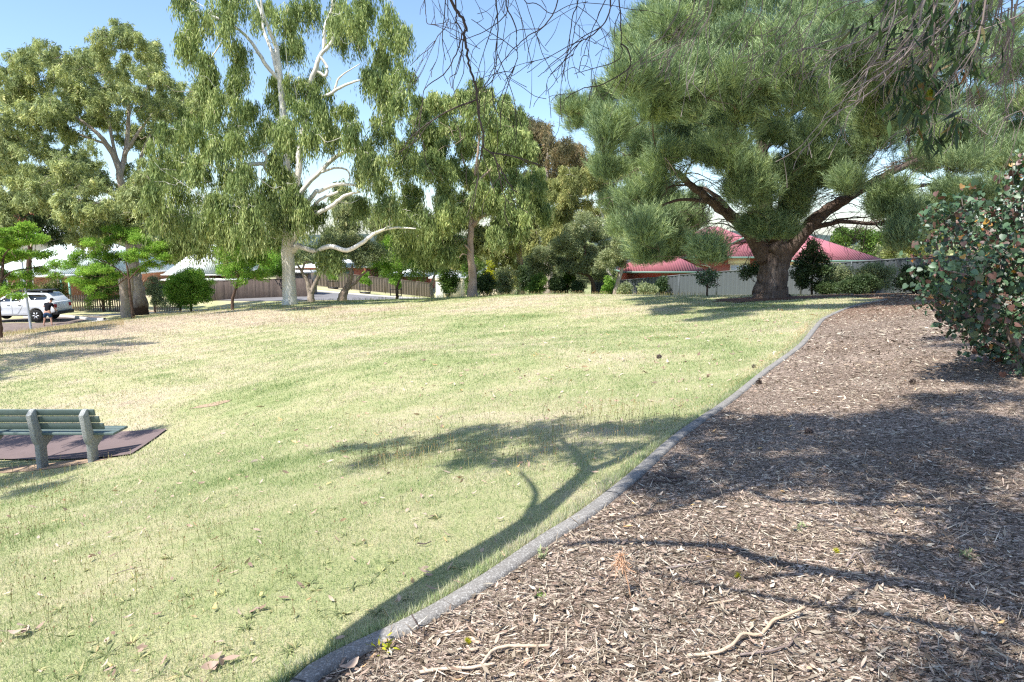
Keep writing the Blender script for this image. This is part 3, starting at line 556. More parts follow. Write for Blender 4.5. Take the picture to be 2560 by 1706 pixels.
bl = [(460,15,40),(500,60,45),(470,95,28),(545,20,45),(570,85,36),(600,30,45),(465,120,16),(515,165,20,-.6),(525,200,26,-.6),(515,230,20,-.6),(590,140,32),(600,180,30),(590,215,25),
      (660,15,42),(720,50,40),(735,100,42),(725,140,34),(770,15,40),(830,30,45),(880,50,45),(930,20,45),(975,60,42),(985,110,36),(850,90,38),(900,100,35),(960,150,34),(940,190,30),(935,215,24),(970,230,34),(1000,200,30),(965,280,32),(990,260,30),(955,330,30),(925,375,24),(905,400,18),
      (690,225,32),(740,235,36),(790,250,36),(800,210,24),(700,265,32),(745,285,38),(800,310,34),(850,300,36),(870,340,30),(830,350,30),(770,340,34),(730,330,30),(700,340,30),
      (560,280,42),(520,300,44),(480,320,40),(600,310,40),(640,290,34),(560,340,44),(500,360,42),(440,350,36),(620,350,36),(660,330,30),(590,370,32),(540,380,34),(460,390,34),
      (400,420,44),(450,450,44),(500,440,40),(560,455,40),(610,465,38),(660,480,36),(700,500,34),(740,480,36),(410,480,46),(470,500,46),(530,510,46),(590,520,44),(640,530,40),(690,545,36),(740,390,30),(760,540,26),(400,540,42),(450,560,44),(510,570,42),(570,575,40),(630,580,36),(680,590,30),(470,605,30),(440,600,30),(560,610,30),(800,545,18),
      (900,430,24),(940,430,36),(990,400,40),(1030,380,38),(1020,440,44),(960,470,36),(1060,430,40),(1010,500,42),(960,520,30),(1050,510,40),(1040,560,42),(1000,570,36),(1080,570,36),(1060,610,30),(1020,620,30),(800,645,12,-1.4),(835,655,12,-1.6),(905,520,20),(700,560,26,-2.4),(740,520,24,-2.4),(715,500,26,-2.6),(690,420,22,-2.2),(745,560,20,-2.6),(715,450,24,-2.2),(700,350,22,-2),(640,600,24,-1),(590,610,22,-1),(420,610,24,-1),(500,620,24,-1)]
bl += [(q[0], q[1], q[2] * .95, -5.5 + (k_ % 4) * .6) for k_, q in enumerate(bl) if 430 < q[1] < 590 and q[0] < 690 and len(q) == 3 and k_ % 2]
rs = np.random.RandomState(11); BL = blobs_px(bl, Y, 4.6, rs, .85); BL[:, 3:] *= .95
make_tree('gum_tree', 'tall gum with smooth cream white trunk and long weeping curtains of foliage, in mid lawn', b, paths, BL, 'hang', M_['gumC'], M_['gumwhite'], 210000, .32, 1.35, 11, 'gum trees of the park', r0=.028, twig=.6, L=(.2, .32), Wd=.048, dens=.30, sides=14, jit=.02, spread=.25)
# --- big left gum with two stems
Y = 47; b = below(352, Y)
paths = [([b, *PX([(348,740),(340,700),(332,650),(325,600),(322,540),(325,490,.3)], Y)], [.60,.42,.37,.35,.33,.30,.26]),
         (PX([(330,640),(350,600,.4),(345,560,.8),(335,500,1),(345,430,1.2),(360,370,1.4),(380,330,1.6)], Y), [.24,.2,.18,.16,.12,.1,.06]),
         (PX([(325,600),(308,560),(305,500),(300,440),(290,400),(265,360,-.5),(240,330,-.8),(200,300,-1),(160,280,-1)], Y), [.3,.26,.24,.22,.2,.16,.12,.08,.05]),
         (PX([(300,440),(312,390,.3),(320,330,.5),(322,270,.8),(320,220,1)], Y), [.18,.16,.13,.1,.06]),
         (PX([(312,390),(340,340),(370,300),(400,260)], Y), [.12,.1,.08,.04]), (PX([(300,430),(280,350),(270,290),(255,240)], Y), [.12,.1,.08,.04]),
         (PX([(265,360),(220,345),(180,330),(120,320)], Y), [.09,.07,.05,.03]), (PX([(306,500),(250,470),(210,440),(190,410)], Y), [.12,.1,.08,.04]),
         (PX([(308,540),(240,520,-1),(180,500,-1.5),(120,495,-2),(60,500,-2)], Y), [.14,.12,.1,.08,.05])]
bl = [(-30,190,55),(20,190,50),(70,160,42),(110,150,44),(150,150,42),(200,150,40),(240,160,36),(262,120,38),(300,105,40),(340,115,40),(375,150,40),(400,190,38),(430,225,44),(480,235,40),(520,260,36),
      (30,250,60),(90,215,55),(150,210,55),(210,215,55),(270,190,55),(330,190,50),(370,230,50),(20,320,60),(90,290,55),(150,280,55),(215,275,50),(280,255,50),(335,260,48),(390,285,50),(440,290,50),(490,300,40),
      (-10,400,55),(40,380,45),(85,350,40),(230,320,36),(290,320,36),(350,330,38),(400,350,40),(450,350,40),(180,335,30),
      (120,400,45),(170,395,48),(215,415,45),(85,440,45),(145,450,48),(200,460,45),(250,450,36),(60,490,42),(110,510,38),(165,500,30),(40,440,40),(-20,480,50),
      (320,440,30),(370,440,40),(420,420,36),(350,480,36),(300,500,34),(270,530,42),(220,555,44),(300,565,40),(250,590,34),(180,540,30),(350,530,34),(20,560,30),(200,600,24),(370,500,34),(360,560,30),(-10,520,34),(30,520,26),(80,470,34),(110,470,30),(60,440,30),(10,460,34),(210,520,30),(170,540,24),(240,610,22),(280,600,26),(330,490,26),(310,540,26),(260,560,26)]
bl += [(q[0], q[1] + 10, q[2] * .9, -9 + (k_ % 4) * .8) for k_, q in enumerate(bl) if 380 < q[1] < 600 and k_ % 2]
rs = np.random.RandomState(12); BL = blobs_px(bl, Y, 5.0, rs, .8); BL[:, 3:] *= 1.12
make_tree('gum_tree', 'broad domed gum with dense olive crown, leaning dark blackened trunk base', b, paths, BL, 'hang', M_['gumB'], M_['gumburnt'], 330000, .34, .5, 12, 'gum trees of the park', r0=.035, twig=.8, L=(.18, .28), Wd=.05, dens=.5, sides=12, spread=.75)
Y = 44; b = below(320, Y)
make_tree('lopped_gum', 'pale grey gum trunk with sawn top beside the blackened trunk', b, [([b, *PX([(316,780),(313,740),(309,710),(308,688)], Y)], [.42,.33,.30,.29,.28]), (PX([(326,760),(330,720),(330,690)], Y), [.12,.1,.08])], np.zeros((0, 5)), '', None, M_['gumgrey'], 0, sides=14, cat='tree trunk')
# dark dead mass of mistletoe tree at far left
Y = 52; b = below(70, Y)
bl = [(70,545,28),(95,520,30),(60,575,26),(120,540,30),(150,560,28),(90,570,26),(150,520,22),(170,590,26),(120,590,20)]
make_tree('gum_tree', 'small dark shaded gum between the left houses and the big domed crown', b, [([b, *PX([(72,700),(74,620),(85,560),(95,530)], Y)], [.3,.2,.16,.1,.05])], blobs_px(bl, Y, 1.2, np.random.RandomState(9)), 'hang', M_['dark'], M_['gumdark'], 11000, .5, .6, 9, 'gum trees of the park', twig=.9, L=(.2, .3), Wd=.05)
# --- middle gum with pinkish trunk
Y = 41; b = below(1180, Y)
paths = [([b, *PX([(1181,715),(1182,690),(1177,650),(1176,610),(1178,575),(1180,540,.2),(1184,500,.3),(1188,450,.4)], Y)], [.38,.27,.25,.225,.20,.18,.17,.13,.11,.09]),
         (PX([(1184,565),(1200,545,-.3),(1225,535,-.5),(1245,530,-.6)], Y), [.12,.11,.08,.05]),
         (PX([(1186,470),(1205,445),(1225,425),(1235,400)], Y), [.08,.07,.05,.03]), (PX([(1188,460),(1170,430),(1155,390),(1150,330)], Y), [.08,.07,.05,.03]),
         (PX([(1187,440),(1195,380),(1200,320),(1210,270)], Y), [.08,.07,.05,.03]), (PX([(1180,635),(1170,622,-.4),(1162,612,-.6)], Y), [.08,.06,.04])]
bl = [(1060,285,34),(1100,265,34),(1140,250,34),(1180,245,36),(1225,255,38),(1265,280,34),(1290,310,30),(1050,330,40),(1100,320,42),(1150,310,42),(1200,310,40),(1250,330,40),(1290,350,30),
      (1080,380,42),(1130,370,40),(1220,380,40),(1270,390,40),(1310,380,30),(1100,430,40),(1150,440,36),(1230,440,36),(1280,450,42),(1110,480,40),(1160,500,30),(1220,490,32),(1270,510,40),(1320,480,40),(1330,440,34),(1110,540,36),(1140,560,30),
      (1250,560,36),(1300,560,38),(1340,540,36),(1090,590,32),(1130,600,30),(1150,640,24),(1240,600,24),(1110,640,28),(1070,640,26),(1200,520,24)]
rs = np.random.RandomState(13); BL = blobs_px(bl, Y + 1, 4.2, rs, .85); BL[:, 3:] *= 1.0
make_tree('gum_tree', 'gum with pinkish brown straight trunk standing on the crest of the lawn', b, paths, BL, 'hang', M_['gumC'], M_['gumpink'], 150000, .34, .9, 13, 'gum trees of the park', r0=.028, twig=.7, L=(.18, .3), Wd=.046, dens=.34)
# --- far rusty gum, yellow-green gum, others behind
Y = 78; b = below(1370, Y, -1)
bl = [(1290,335,32),(1330,325,28),(1362,345,34),(1400,370,34),(1440,390,32),(1340,385,36),(1390,415,36),(1300,400,36),(1440,430,34),(1470,420,28),(1350,450,36),(1300,450,30),(1410,460,36),(1480,460,32)]
make_tree('gum_tree', 'distant gum with rusty brown leaves above the other crowns', b, [([b, *PX([(1370,600),(1365,500),(1368,420),(1370,370)], Y)], [.6,.45,.35,.2,.1])], blobs_px(bl, Y, 3, np.random.RandomState(14)), 'hang', M_['rust'], M_['gumgrey'], 55000, 1.0, 1.0, 14, 'gum trees of the park', r0=.06, twig=.7, L=(.28, .42), Wd=.075, spread=.8)
Y = 53; b = below(1560, Y)
paths = [([b, *PX([(1568,680),(1580,640),(1572,580),(1558,530),(1545,500),(1540,460)], Y)], [.25,.17,.15,.12,.10,.07,.04]), (PX([(1510,600),(1512,560),(1500,520),(1498,470)], Y), [.1,.09,.07,.04]),
         (PX([(1578,615),(1600,600),(1630,592)], Y), [.09,.08,.05]), (PX([(1580,620),(1610,618),(1640,630),(1670,645)], Y), [.10,.08,.06,.03]), (PX([(1560,740),(1520,680),(1510,600)], Y), [.14,.12,.1])]
bl = [(1400,470,34),(1440,440,34),(1480,420,34),(1520,430,36),(1560,450,36),(1600,480,34),(1630,520,30),(1430,500,38),(1480,480,38),(1530,490,38),(1580,520,34),(1420,550,34),(1470,540,30),(1530,540,28),(1600,560,30),(1400,520,30),(1640,560,24),
      (1615,650,13),(1630,670,13),(1690,615,16),(1698,640,15),(1692,662,13),(1700,680,12),(1655,640,13)]
make_tree('gum_tree', 'yellow green gum with thin pale crooked branches left of the pine', b, paths, blobs_px(bl, Y, 2.2, np.random.RandomState(15)), 'hang', M_['ygreen'], M_['gumwhite'], 110000, .4, .7, 15, 'gum trees of the park', r0=.035, twig=.8, L=(.18, .28), Wd=.042, dens=.5, spread=.6)
Y = 60; b = below(1400, Y)
bl = [(1250,420,45),(1350,500,45),(1200,470,45),(1400,590,45),(1300,620,45),(1200,620,40),(1360,560,40),(1250,520,45),(1090,500,45),(1000,600,40),(950,560,40),(900,600,34),(1060,580,40),(1150,540,45),(1460,620,36),(880,560,30),(840,600,28),(1310,560,40),(1350,620,40),(1250,640,40),(1160,640,36),(1190,580,36),(1410,540,40),(1330,690,30),(1280,690,30),(1230,690,26),(1380,470,36)]
bl2 = [q for q in bl if q[0] < 1130]; bl1 = [q for q in bl if q[0] >= 1130]
make_tree('gum_tree', 'mid green tree filling the gap behind the pinkish trunk and the crest', below(1300, Y), [([below(1300, Y), *PX([(1300,660),(1290,560),(1270,450)], Y)], [.35,.28,.2,.08])], blobs_px(bl1, Y, 2.5, np.random.RandomState(16)), 'hang', M_['ygreen'], M_['gumgrey'], 120000, .5, .9, 16, 'gum trees of the park', r0=.05, twig=.7, L=(.24, .34), Wd=.06, spread=.6, dens=.45)
make_tree('gum_tree', 'dark tree rising behind the tan fence beyond the white trunk', below(1000, 92), [([below(1000, 92), *PX([(1000,660),(1000,600),(1000,520)], 92)], [.35,.28,.2,.08])], blobs_px([(860,560,34),(900,530,34),(940,560,36),(840,600,26),(980,580,36),(1020,610,36),(1060,560,40),(1100,600,36),(1000,530,30),(860,520,30),(850,490,22)], 92, 3, np.random.RandomState(17)), 'hang', M_['gumA'], M_['gumdark'], 40000, 1.1, 1.0, 17, 'gum trees of the park', r0=.06, twig=.7, L=(.35, .5), Wd=.1, spread=.8)
# grey-green rounded shrub tree with leaning trunk
Y = 47; b = below(1495, Y)
bl = [(1440,590,32),(1475,575,34),(1505,590,30),(1420,625,32),(1460,625,36),(1500,630,34),(1390,650,30),(1430,665,30),(1480,665,30),(1520,655,28),(1360,640,28),(1350,680,24),(1540,625,24),(1400,610,30),(1455,560,26),(1415,680,24),(1505,690,22),(1330,665,24)]
make_tree('bushy_tree', 'rounded grey green bushy tree with a leaning bare stem', b, [([b, *PX([(1480,705),(1468,688),(1440,682),(1400,680)], Y)], [.16,.12,.1,.07,.04]), (PX([(1470,690),(1465,650),(1460,610)], Y), [.1,.08,.04])], blobs_px(bl, Y, 1.3, np.random.RandomState(18)), 'ball', M_['greyleaf'], M_['gumdark'], 60000, .42, 0, 18, None, r0=.04, twig=.9, L=(.12, .19), Wd=.045, dens=1.0)
Y = 44; b = below(1537, Y)
bl = [(1545,600,24),(1575,600,26),(1600,620,24),(1560,635,26),(1595,645,20),(1530,640,22),(1545,660,20)]
make_tree('bushy_tree', 'slender leaning tree with a small grey green crown before the grey fence', b, [([b, *PX([(1540,725),(1548,695),(1558,665),(1570,630)], Y)], [.2,.15,.13,.1,.05]), (PX([(1558,660),(1580,625),(1600,595),(1640,580)], Y), [.06,.05,.04,.02])], blobs_px(bl, Y, .9, np.random.RandomState(19)), 'ball', M_['greyleaf'], M_['gumgrey'], 14000, .36, 0, 19, None, r0=.035, twig=.9, L=(.11, .17), Wd=.045)
# --- PINE
Y = 26; b = below(1930, Y, -.3)
paths = [([b, *PX([(1928,735),(1930,700),(1938,660),(1946,625),(1936,590,.2),(1915,540,.4),(1905,480,.5),(1900,420,.6),(1905,360,.6),(1900,300,.6),(1895,220,.6),(1900,120,.6)], Y)], [.80,.62,.54,.52,.54,.42,.34,.30,.25,.2,.17,.13,.08]),
         (PX([(1912,650),(1885,600,-.3),(1850,560,-.8),(1820,535,-1.2),(1780,505,-1.8),(1730,465,-2.4),(1690,430,-3),(1640,400,-3.4)], Y), [.30,.26,.22,.19,.15,.12,.09,.05]),
         (PX([(1940,655),(1975,620,-.2),(2010,580,-.4),(2050,540,-.6),(2100,505,-.8),(2160,470,-1),(2230,430,-1),(2300,400,-1),(2400,370,-1)], Y), [.34,.29,.26,.23,.2,.17,.13,.1,.06]),
         (PX([(1932,600),(1960,520,-.6),(1975,440,-.9),(1990,360,-1),(2020,280,-1.2),(2030,180,-1.2)], Y), [.3,.26,.21,.17,.12,.07]),
         (PX([(1950,560,-.5),(2000,470,-1),(2040,440,-1.4),(2080,400,-1.6)], Y), [.17,.14,.1,.06]),
         (PX([(1905,520,.3),(1850,430,.8),(1780,360,1.2),(1700,310,1.6)], Y), [.16,.13,.1,.05]), (PX([(1850,560,-.8),(1800,500,.6),(1760,470,1.2)], Y), [.12,.1,.06]),
         (PX([(1905,380,.5),(1960,300,1.5),(2080,220,2.2),(2180,180,2.6)], Y), [.14,.11,.08,.05]), (PX([(2020,575,-.4),(2100,555,-.2),(2200,560,.2),(2300,550,.6)], Y), [.10,.08,.06,.03]),
         (PX([(2160,470,-1),(2250,470,.2),(2350,460,1.2)], Y), [.10,.08,.05]), (PX([(1780,505,-1.8),(1700,500,-2.4),(1640,520,-3)], Y), [.07,.05,.03])]
bl = [(1445,285,26),(1470,310,34),(1500,290,26),(1520,250,24),(1505,345,44),(1545,310,46),(1560,390,48),(1530,425,38),(1590,440,46),(1575,150,22),(1590,210,42),(1590,100,30),(1610,55,30),(1620,265,50),(1640,150,50),(1660,80,52),(1650,220,50),(1620,350,50),(1640,420,50),
      (1590,500,44),(1630,540,44),(1650,480,44),(1680,570,40),(1620,590,36),(1700,520,40),(1690,610,24),(1735,560,20),(1600,620,30),(1565,590,30),(1650,615,28),(1540,545,32),(1660,640,20),(1620,650,16),(1775,645,18),(1720,625,18),
      (1700,30,60),(1710,120,60),(1700,200,58),(1690,290,56),(1700,370,54),(1770,60,64),(1780,150,62),(1770,240,60),(1760,330,56),(1750,400,26),(1850,40,66),(1860,130,64),(1850,220,62),(1840,310,56),(1830,385,36,-3.5),(1800,410,28,-3.6),(1840,430,30,-3.8),(1880,455,32,-3.8),(1855,490,22,-3.6),(1900,490,20,-3.4),
      (1940,60,66),(1940,160,66),(1940,250,60),(1950,340,50,-3),(2030,40,66),(2030,130,66),(2040,220,62),(2040,310,60,-3),(2020,380,38,-3.5),(2060,410,30,-3),(2110,60,66),(2120,160,66),(2120,250,62),(2110,340,60,-2),(2120,400,34,-2),(2180,370,36,-3),
      (2200,60,66),(2210,160,66),(2210,250,62),(2200,320,56),(2300,80,66),(2300,180,66),(2300,270,62),(2290,350,54),(2390,60,64),(2400,160,64),(2400,260,60),(2390,340,54),(2480,120,58),(2490,210,56),(2510,290,50),(2490,370,56),(2550,180,40),(2560,330,56),(2600,280,60),(2620,400,70),
      (2540,420,56),(2450,430,54),(2370,420,50),(2290,420,44),(2400,490,44),(2470,500,50),(2340,520,36),(2220,500,28,-3),(2235,530,28,-3),(2205,535,20,-2.5),(2280,560,34),(2340,570,34),(2400,560,36),(2120,470,14),(2260,610,16),
      (1905,580,15,-2.2),(1930,588,16,-2.3),(1955,582,14,-2.2),(1885,575,11,-2),(2010,440,24,-2.6),(2000,490,20,-2.4),(1950,440,22,-3),(2040,450,20,-2),(1985,535,13,-2)]
bl += [(q[0], q[1] + 6, q[2] * .95, -9 + (k_ % 5) * .9) for k_, q in enumerate(bl) if 1560 < q[0] < 2330 and 150 < q[1] < 330 and len(q) == 3]
rs = np.random.RandomState(20); BL = blobs_px(bl, Y, 6.2, rs, .7); BL[:, 3:] *= .98 * rs.uniform(.8, 1.12, (len(BL), 1))
make_tree('pine_tree', 'huge spreading pine with thick furrowed dark trunk forking low, shading the lawn', b, paths, BL, 'pine', M_['pine'], M_['pinebark'], 1500000, .36, 0, 20, None, r0=.035, twig=1.0, dens=.6, L=(.16, .25), Wd=.0125, sides=20, jit=.03, sag=-.02, corek=.88)
# dead pine twigs below the crown
rs = np.random.RandomState(21); mbp = MB(); par = bpy.data.objects['pine_tree']
for _ in range(240):
    a = paths[rs.choice([0, 1, 2, 3, 4, 5, 8, 9])][0]; a = np.array(a); i = rs.randint(3 if len(a) > 8 else 1, len(a)); p = a[i - 1] + (a[i] - a[i - 1]) * rs.rand()
    if p[2] < 1.2: continue
    d = unit(np.array([rs.randn(), rs.randn() * .9, rs.uniform(-.35, .25)])); L = rs.uniform(.8, 2.4); q = [p, p + d * L * .4 + [0, 0, .05], p + d * L + [0, 0, -.25 * L]]
    q = smooth_path(q, 4); mbp.tube(q, np.linspace(.022, .006, len(q)), 4, cap=False)
    for _ in range(7):
        j = rs.randint(3, len(q)); e = unit(d + rs.randn(3) * .7 + [0, 0, -.3]) * rs.uniform(.25, .8); mbp.tube(smooth_path([q[j], q[j] + e * .5 + rs.randn(3) * .05, q[j] + e], 2), [.008, .007, .006, .005, .004], 3, cap=False)
mbp.build('dead_twigs', M_['pinebark'], par, loc=b)
# ------------------------------------------------------------------ shrubs, hedges, small trees
def shrub(name, label, px, Y, pyc, rpx, leaf, N, style='ball', seed=1, asp=1., rsub=.3, L=(.08, .13), Wd=.05, group=None, cat='shrub', lumps=None, up=.4, hang=.3, stems=4, depth=.6):
    """bush standing on the ground under image column px; pyc, rpx: its middle and half width as seen"""
    g = on(px, Y); m = mpp(Y); rs = np.random.RandomState(seed); c = W(px, pyc, Y); R_ = rpx * m; top = 2 * (c[2] - g[2])
    bl = []
    for k in range(lumps or 7):
        a = rs.uniform(0, 6.28); q = rs.uniform(0, .55); bl.append((g[0] + R_ * q * math.cos(a), Y + R_ * depth * q * math.sin(a), g[2] + rs.uniform(.3, .72) * top, R_ * rs.uniform(.42, .62), top * rs.uniform(.24, .34) * asp))
    bl = np.array(bl); root_p = g + [0, 0, -.1]
    paths = [([root_p + [rs.uniform(-.1, .1) * R_, 0, 0], g + [rs.uniform(-.3, .3) * R_, rs.uniform(-.2, .2) * R_, top * .35], g + [rs.uniform(-.5, .5) * R_, rs.uniform(-.3, .3) * R_, top * .7]], [.035, .025, .012]) for _ in range(stems)]
    return make_tree(name, label, root_p, paths, bl, style, leaf, M_['gumdark'], N, rsub, hang, seed, group, .4, .02, 1.3, L, Wd, sides=5, cat=cat, zmin=-.8, crown='foliage', **({} if style == 'hang' else {'up': up}))
# round clipped bright shrub
Y = 50; g = on(478, Y); m = mpp(Y); rs = np.random.RandomState(31)
bl = []
for k in range(62):
    d = unit(rs.randn(3)); q = rs.uniform(.4, .72); zz = .5 + .5 * d[2] * q
    wv = 1.0 if zz < .5 else 1 - (zz - .5) * .9
    bl.append((g[0] + d[0] * q * 54 * m * wv, Y + d[1] * q * 54 * m * wv, g[2] + .1 + 115 * m * (.5 + .42 * d[2] * q), 27 * m, 25 * m))
make_tree('round_shrub', 'large neatly rounded bright green shrub with a peaked top by the paling fence', g + [0, 0, -.1], [([g + [0, 0, -.1], g + [.05, 0, .8], g + [0, 0, 1.8]], [.09, .07, .04])], np.array(bl), 'ball', M_['bright'], M_['gumdark'], 70000, .3, 0, 31, None, .2, .02, 1.0, (.08, .13), .055, sides=6, cat='shrub', crown='foliage', up=.5, zmin=-.9)
shrub('hedge_shrub', 'dark overgrown shrub bulging over the paling fence behind the white ute', 262, 53, 712, 62, M_['mid'], 16000, seed=32, L=(.12, .18), Wd=.07, lumps=11)
shrub('leafy_shrub', 'loose grey green shrub right of the blackened trunk base', 388, 52, 732, 32, M_['greyleaf'], 9000, seed=33, lumps=8)
shrub('rose_bush', 'tangled rose bush with pale pink blooms behind the ute roof', 140, 53, 735, 34, M_['rose'], 7000, seed=34, lumps=9)
shrub('rose_bush', 'rose bush with few pale blooms above the bonnet of the ute', 60, 53, 738, 44, M_['rose'], 7000, seed=35, lumps=9)
shrub('small_shrub', 'tiny silvery green plant on the edge of the path by the round shrub', 452, 49.5, 757, 9, M_['greyleaf'], 900, seed=36, rsub=.12, L=(.05, .09), Wd=.03)
for i, (px, Y, py, r, lf, lab) in enumerate([
    (1120,48,708,30,'mid','leafy green shrub at the foot of the pinkish trunk, on its left side'),(1215,47,712,34,'dark','dark green glossy shrub just right of the pinkish trunk'),
    (1262,49,706,32,'greyleaf','bluish grey green shrub behind the crest with twiggy base'),(1310,52,700,30,'dark','dim shrub below the fallen grey branches on the crest'),(1226,54,694,16,'yellow','small shrub with bright yellow leaves glowing behind the crest'),
    (1345,46,712,26,'mid','shrub with lime leaves at the start of the thicket'),(1390,47,710,30,'dark','shaded shrub in the middle of the thicket'),(1420,49,700,26,'mid','mid green shrub under the grey green bushy tree'),
    (1447,46,718,20,'dark','low dark shrub at the foot of the leaning stem'),(1520,45,720,14,'bright','small upright bright lime shrub before the grey fence'),(1180,56,690,34,'mid','taller shrub seen behind the pinkish trunk'),
    (1620,40.5,727,30,'greyleaf','low pale flowering shrub along the shaded end of the fence'),(1565,42,728,18,'greyleaf','small pale low shrub by the slender leaning tree'),(1655,43,718,14,'dark','little dark shrub against the shaded fence')]):
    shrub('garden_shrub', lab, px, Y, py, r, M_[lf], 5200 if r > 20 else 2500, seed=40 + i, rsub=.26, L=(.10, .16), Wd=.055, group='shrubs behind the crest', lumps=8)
for i, (px, Y, py, r, lf, lab, n) in enumerate([
    (2090,31,700,56,'greyleaf','grey blue low shrub right of the pine trunk',9000),(2060,30,722,46,'dark','low dark shrub spreading close beside the pine trunk',8000),(2180,30.5,698,60,'greyleaf','wide silvery grey shrub with dry tips before the fence',15000),
    (2150,28.5,712,50,'dark','dense dark green shrub in the middle of the shaded row',12000),(2290,27,700,58,'dark','dense dark green shrub at the end of the mulch bed',16000),(2390,25,690,60,'dark','dark shrub partly hidden by the round leaved bush',14000)]):
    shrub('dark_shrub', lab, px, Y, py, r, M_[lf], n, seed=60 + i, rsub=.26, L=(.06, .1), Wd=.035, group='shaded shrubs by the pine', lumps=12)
def small_tree(name, label, px, Y, tpts, crown, leaf, N, seed, bark='gumdark', rsub=.25, L=(.07, .11), Wd=.05, depth=.5, tr=(.05, .04, .02), style='ball', group=None, **kw):
    b = below(px, Y, -.1)
    return make_tree(name, label, b, [([b, *PX(tpts, Y)], tr)], blobs_px(crown, Y, depth, np.random.RandomState(seed)), style, M_[leaf], M_[bark], N, rsub, .4, seed, group, .9, .02, 1.2, L, Wd, sides=8, **kw)
small_tree('camellia_tree', 'small lollipop camellia with reddish leaves before the grey fence', 1768, 31, [(1768,718),(1768,705)], [(1760,690,14),(1778,688,14),(1768,708,10),(1780,705,11),(1757,702,9),(1768,682,11)], 'roundleaf', 1500, 70, cat='small tree')
small_tree('camellia_tree', 'dark camellia on slanting stem just left of the pine trunk', 1880, 30, [(1885,720),(1895,700)], [(1872,690,18),(1900,690,20),(1925,685,20),(1890,672,18),(1910,668,18),(1868,678,12),(1930,700,14)], 'dark', 4200, 71, cat='small tree')
small_tree('camellia_tree', 'tall dark shrub tree with pointed top right of the pine trunk', 2030, 30.5, [(2030,700),(2030,650)], [(2030,630,18),(2020,650,24),(2045,655,24),(2010,675,26),(2045,682,26),(1995,695,22),(2025,705,26),(2060,670,18),(2035,612,12)], 'dark', 9000, 72, cat='small tree', L=(.09, .14))
# honey locusts
def locust(label, px, Y, tp, tr, crown, seed, N, pods=True):
    b = below(px, Y, -.1); r = make_tree('locust_tree', label, b, [([b, *PX(t, Y)] if k == 0 else PX(t, Y), rr) for k, (t, rr) in enumerate(zip(tp, tr))], blobs_px(crown, Y, 1.1, np.random.RandomState(seed), .55), 'ball', M_['locust'], M_['gumdark'], N, .3, 0, seed, 'honey locust trees', 1.0, .02, 1.5, (.07, .13), .04, sides=8, up=1.3, flat=.45, droop=.3)
    if pods:
        rs = np.random.RandomState(seed); c = np.array([W(p[0] + rs.uniform(-p[2], p[2]), p[1] + rs.uniform(0, p[2]), Y + rs.uniform(-1, 1)) for p in crown for _ in range(5)])
        d = unit(np.array([0, 0, -1.]) + rs.randn(len(c), 3) * .25); diamonds('seed_pods', c, d, unit(rs.randn(len(c), 3)), rs.uniform(.14, .26, len(c)), .035, rs.uniform(.2, .8, len(c)), M_['litter'], r, b)['kind'] = 'stuff'
    return r
locust('bright green locust tree with thin dark trunk in front of the grey and blackened trunks', 334, 39, [[(330,770),(326,740),(322,700),(318,670),(312,640)], [(322,700),(290,670),(250,650),(215,640)], [(322,700),(350,670),(380,650),(400,635)], [(320,690),(290,715),(260,720)]], [(.12,.085,.07,.06,.05,.03),(.05,.04,.03,.015),(.05,.04,.03,.015),(.04,.03,.015)],
       [(180,660,26),(200,640,26),(230,610,24),(255,640,30),(290,600,28),(320,585,30),(350,600,28),(380,620,28),(410,640,24),(340,640,34),(300,650,34),(250,675,28),(210,680,26),(380,665,24),(350,680,20),(190,705,22),(230,712,26),(270,705,22),(240,740,14),(210,725,20),(300,690,20),(400,615,18),(160,670,14),(420,655,12),(280,572,18)], 80, 42000)
locust('lime green locust tree with brown seed pods at the left edge above the ute', 2, 31, [[(-2,800),(-4,740),(5,690),(8,650)], [(5,700),(30,680),(70,672),(110,665)], [(6,690),(10,640),(40,610)]], [(.13,.1,.09,.07,.05),(.05,.04,.03,.015),(.05,.04,.02)],
       [(10,610,32),(50,600,34),(90,600,30),(30,640,34),(75,640,30),(20,580,26),(60,570,22),(120,640,20),(140,660,18),(100,680,20),(50,690,22),(130,690,14),(10,690,26),(-30,640,40),(0,730,18),(30,720,18),(45,742,9),(65,715,10)], 81, 30000)
small_tree('street_tree', 'young tree with thin bent dark stem and fresh crown before the brush fence', 581, 38.5, [(581,750),(590,720),(597,690),(598,660)], [(590,680,26),(610,660,26),(640,690,24),(580,640,26),(620,630,28),(560,620,24),(650,650,24),(600,600,24),(600,705,14)], 'bright', 9000, 82, 'gumdark', .32, (.11, .17), .05, .8, (.10, .085, .07, .06, .04), group='small trees along the street side')
small_tree('street_tree', 'nearly bare forked tree with grey limbs just right of the white trunk', 778, 43, [(776,735),(768,705),(755,680),(742,660)], [(735,640,16),(800,620,18),(775,630,14),(820,600,16)], 'greyleaf', 2500, 83, 'gumgrey', .3, depth=.6, tr=(.26,.2,.13,.09,.05), group='small trees along the street side')
t = bpy.data.objects['street_tree.001']
mb = MB(); mb.tube(smooth_path(PX([(776,738),(790,705),(800,680),(798,650),(806,630)], 43), 4), np.linspace(.17, .06, 17), 8); mb.tube(smooth_path(PX([(755,680),(765,655),(790,660),(815,640)], 43), 4), np.linspace(.07, .02, 13), 6)
o = mb.build('limb', M_['gumgrey'], t, True, loc=t.location)
small_tree('street_tree', 'stout tree with pale leaning trunk splitting in two above the road', 854, 44, [(862,730),(872,712),(878,690),(880,665)], [(840,640,24),(865,620,28),(895,610,28),(925,620,24),(850,665,20),(880,650,26),(915,655,24),(825,655,16),(945,640,20),(870,595,22)], 'greyleaf', 14000, 84, 'gumpink', .4, (.12, .18), .05, .9, (.34,.24,.19,.15,.08), group='small trees along the street side')
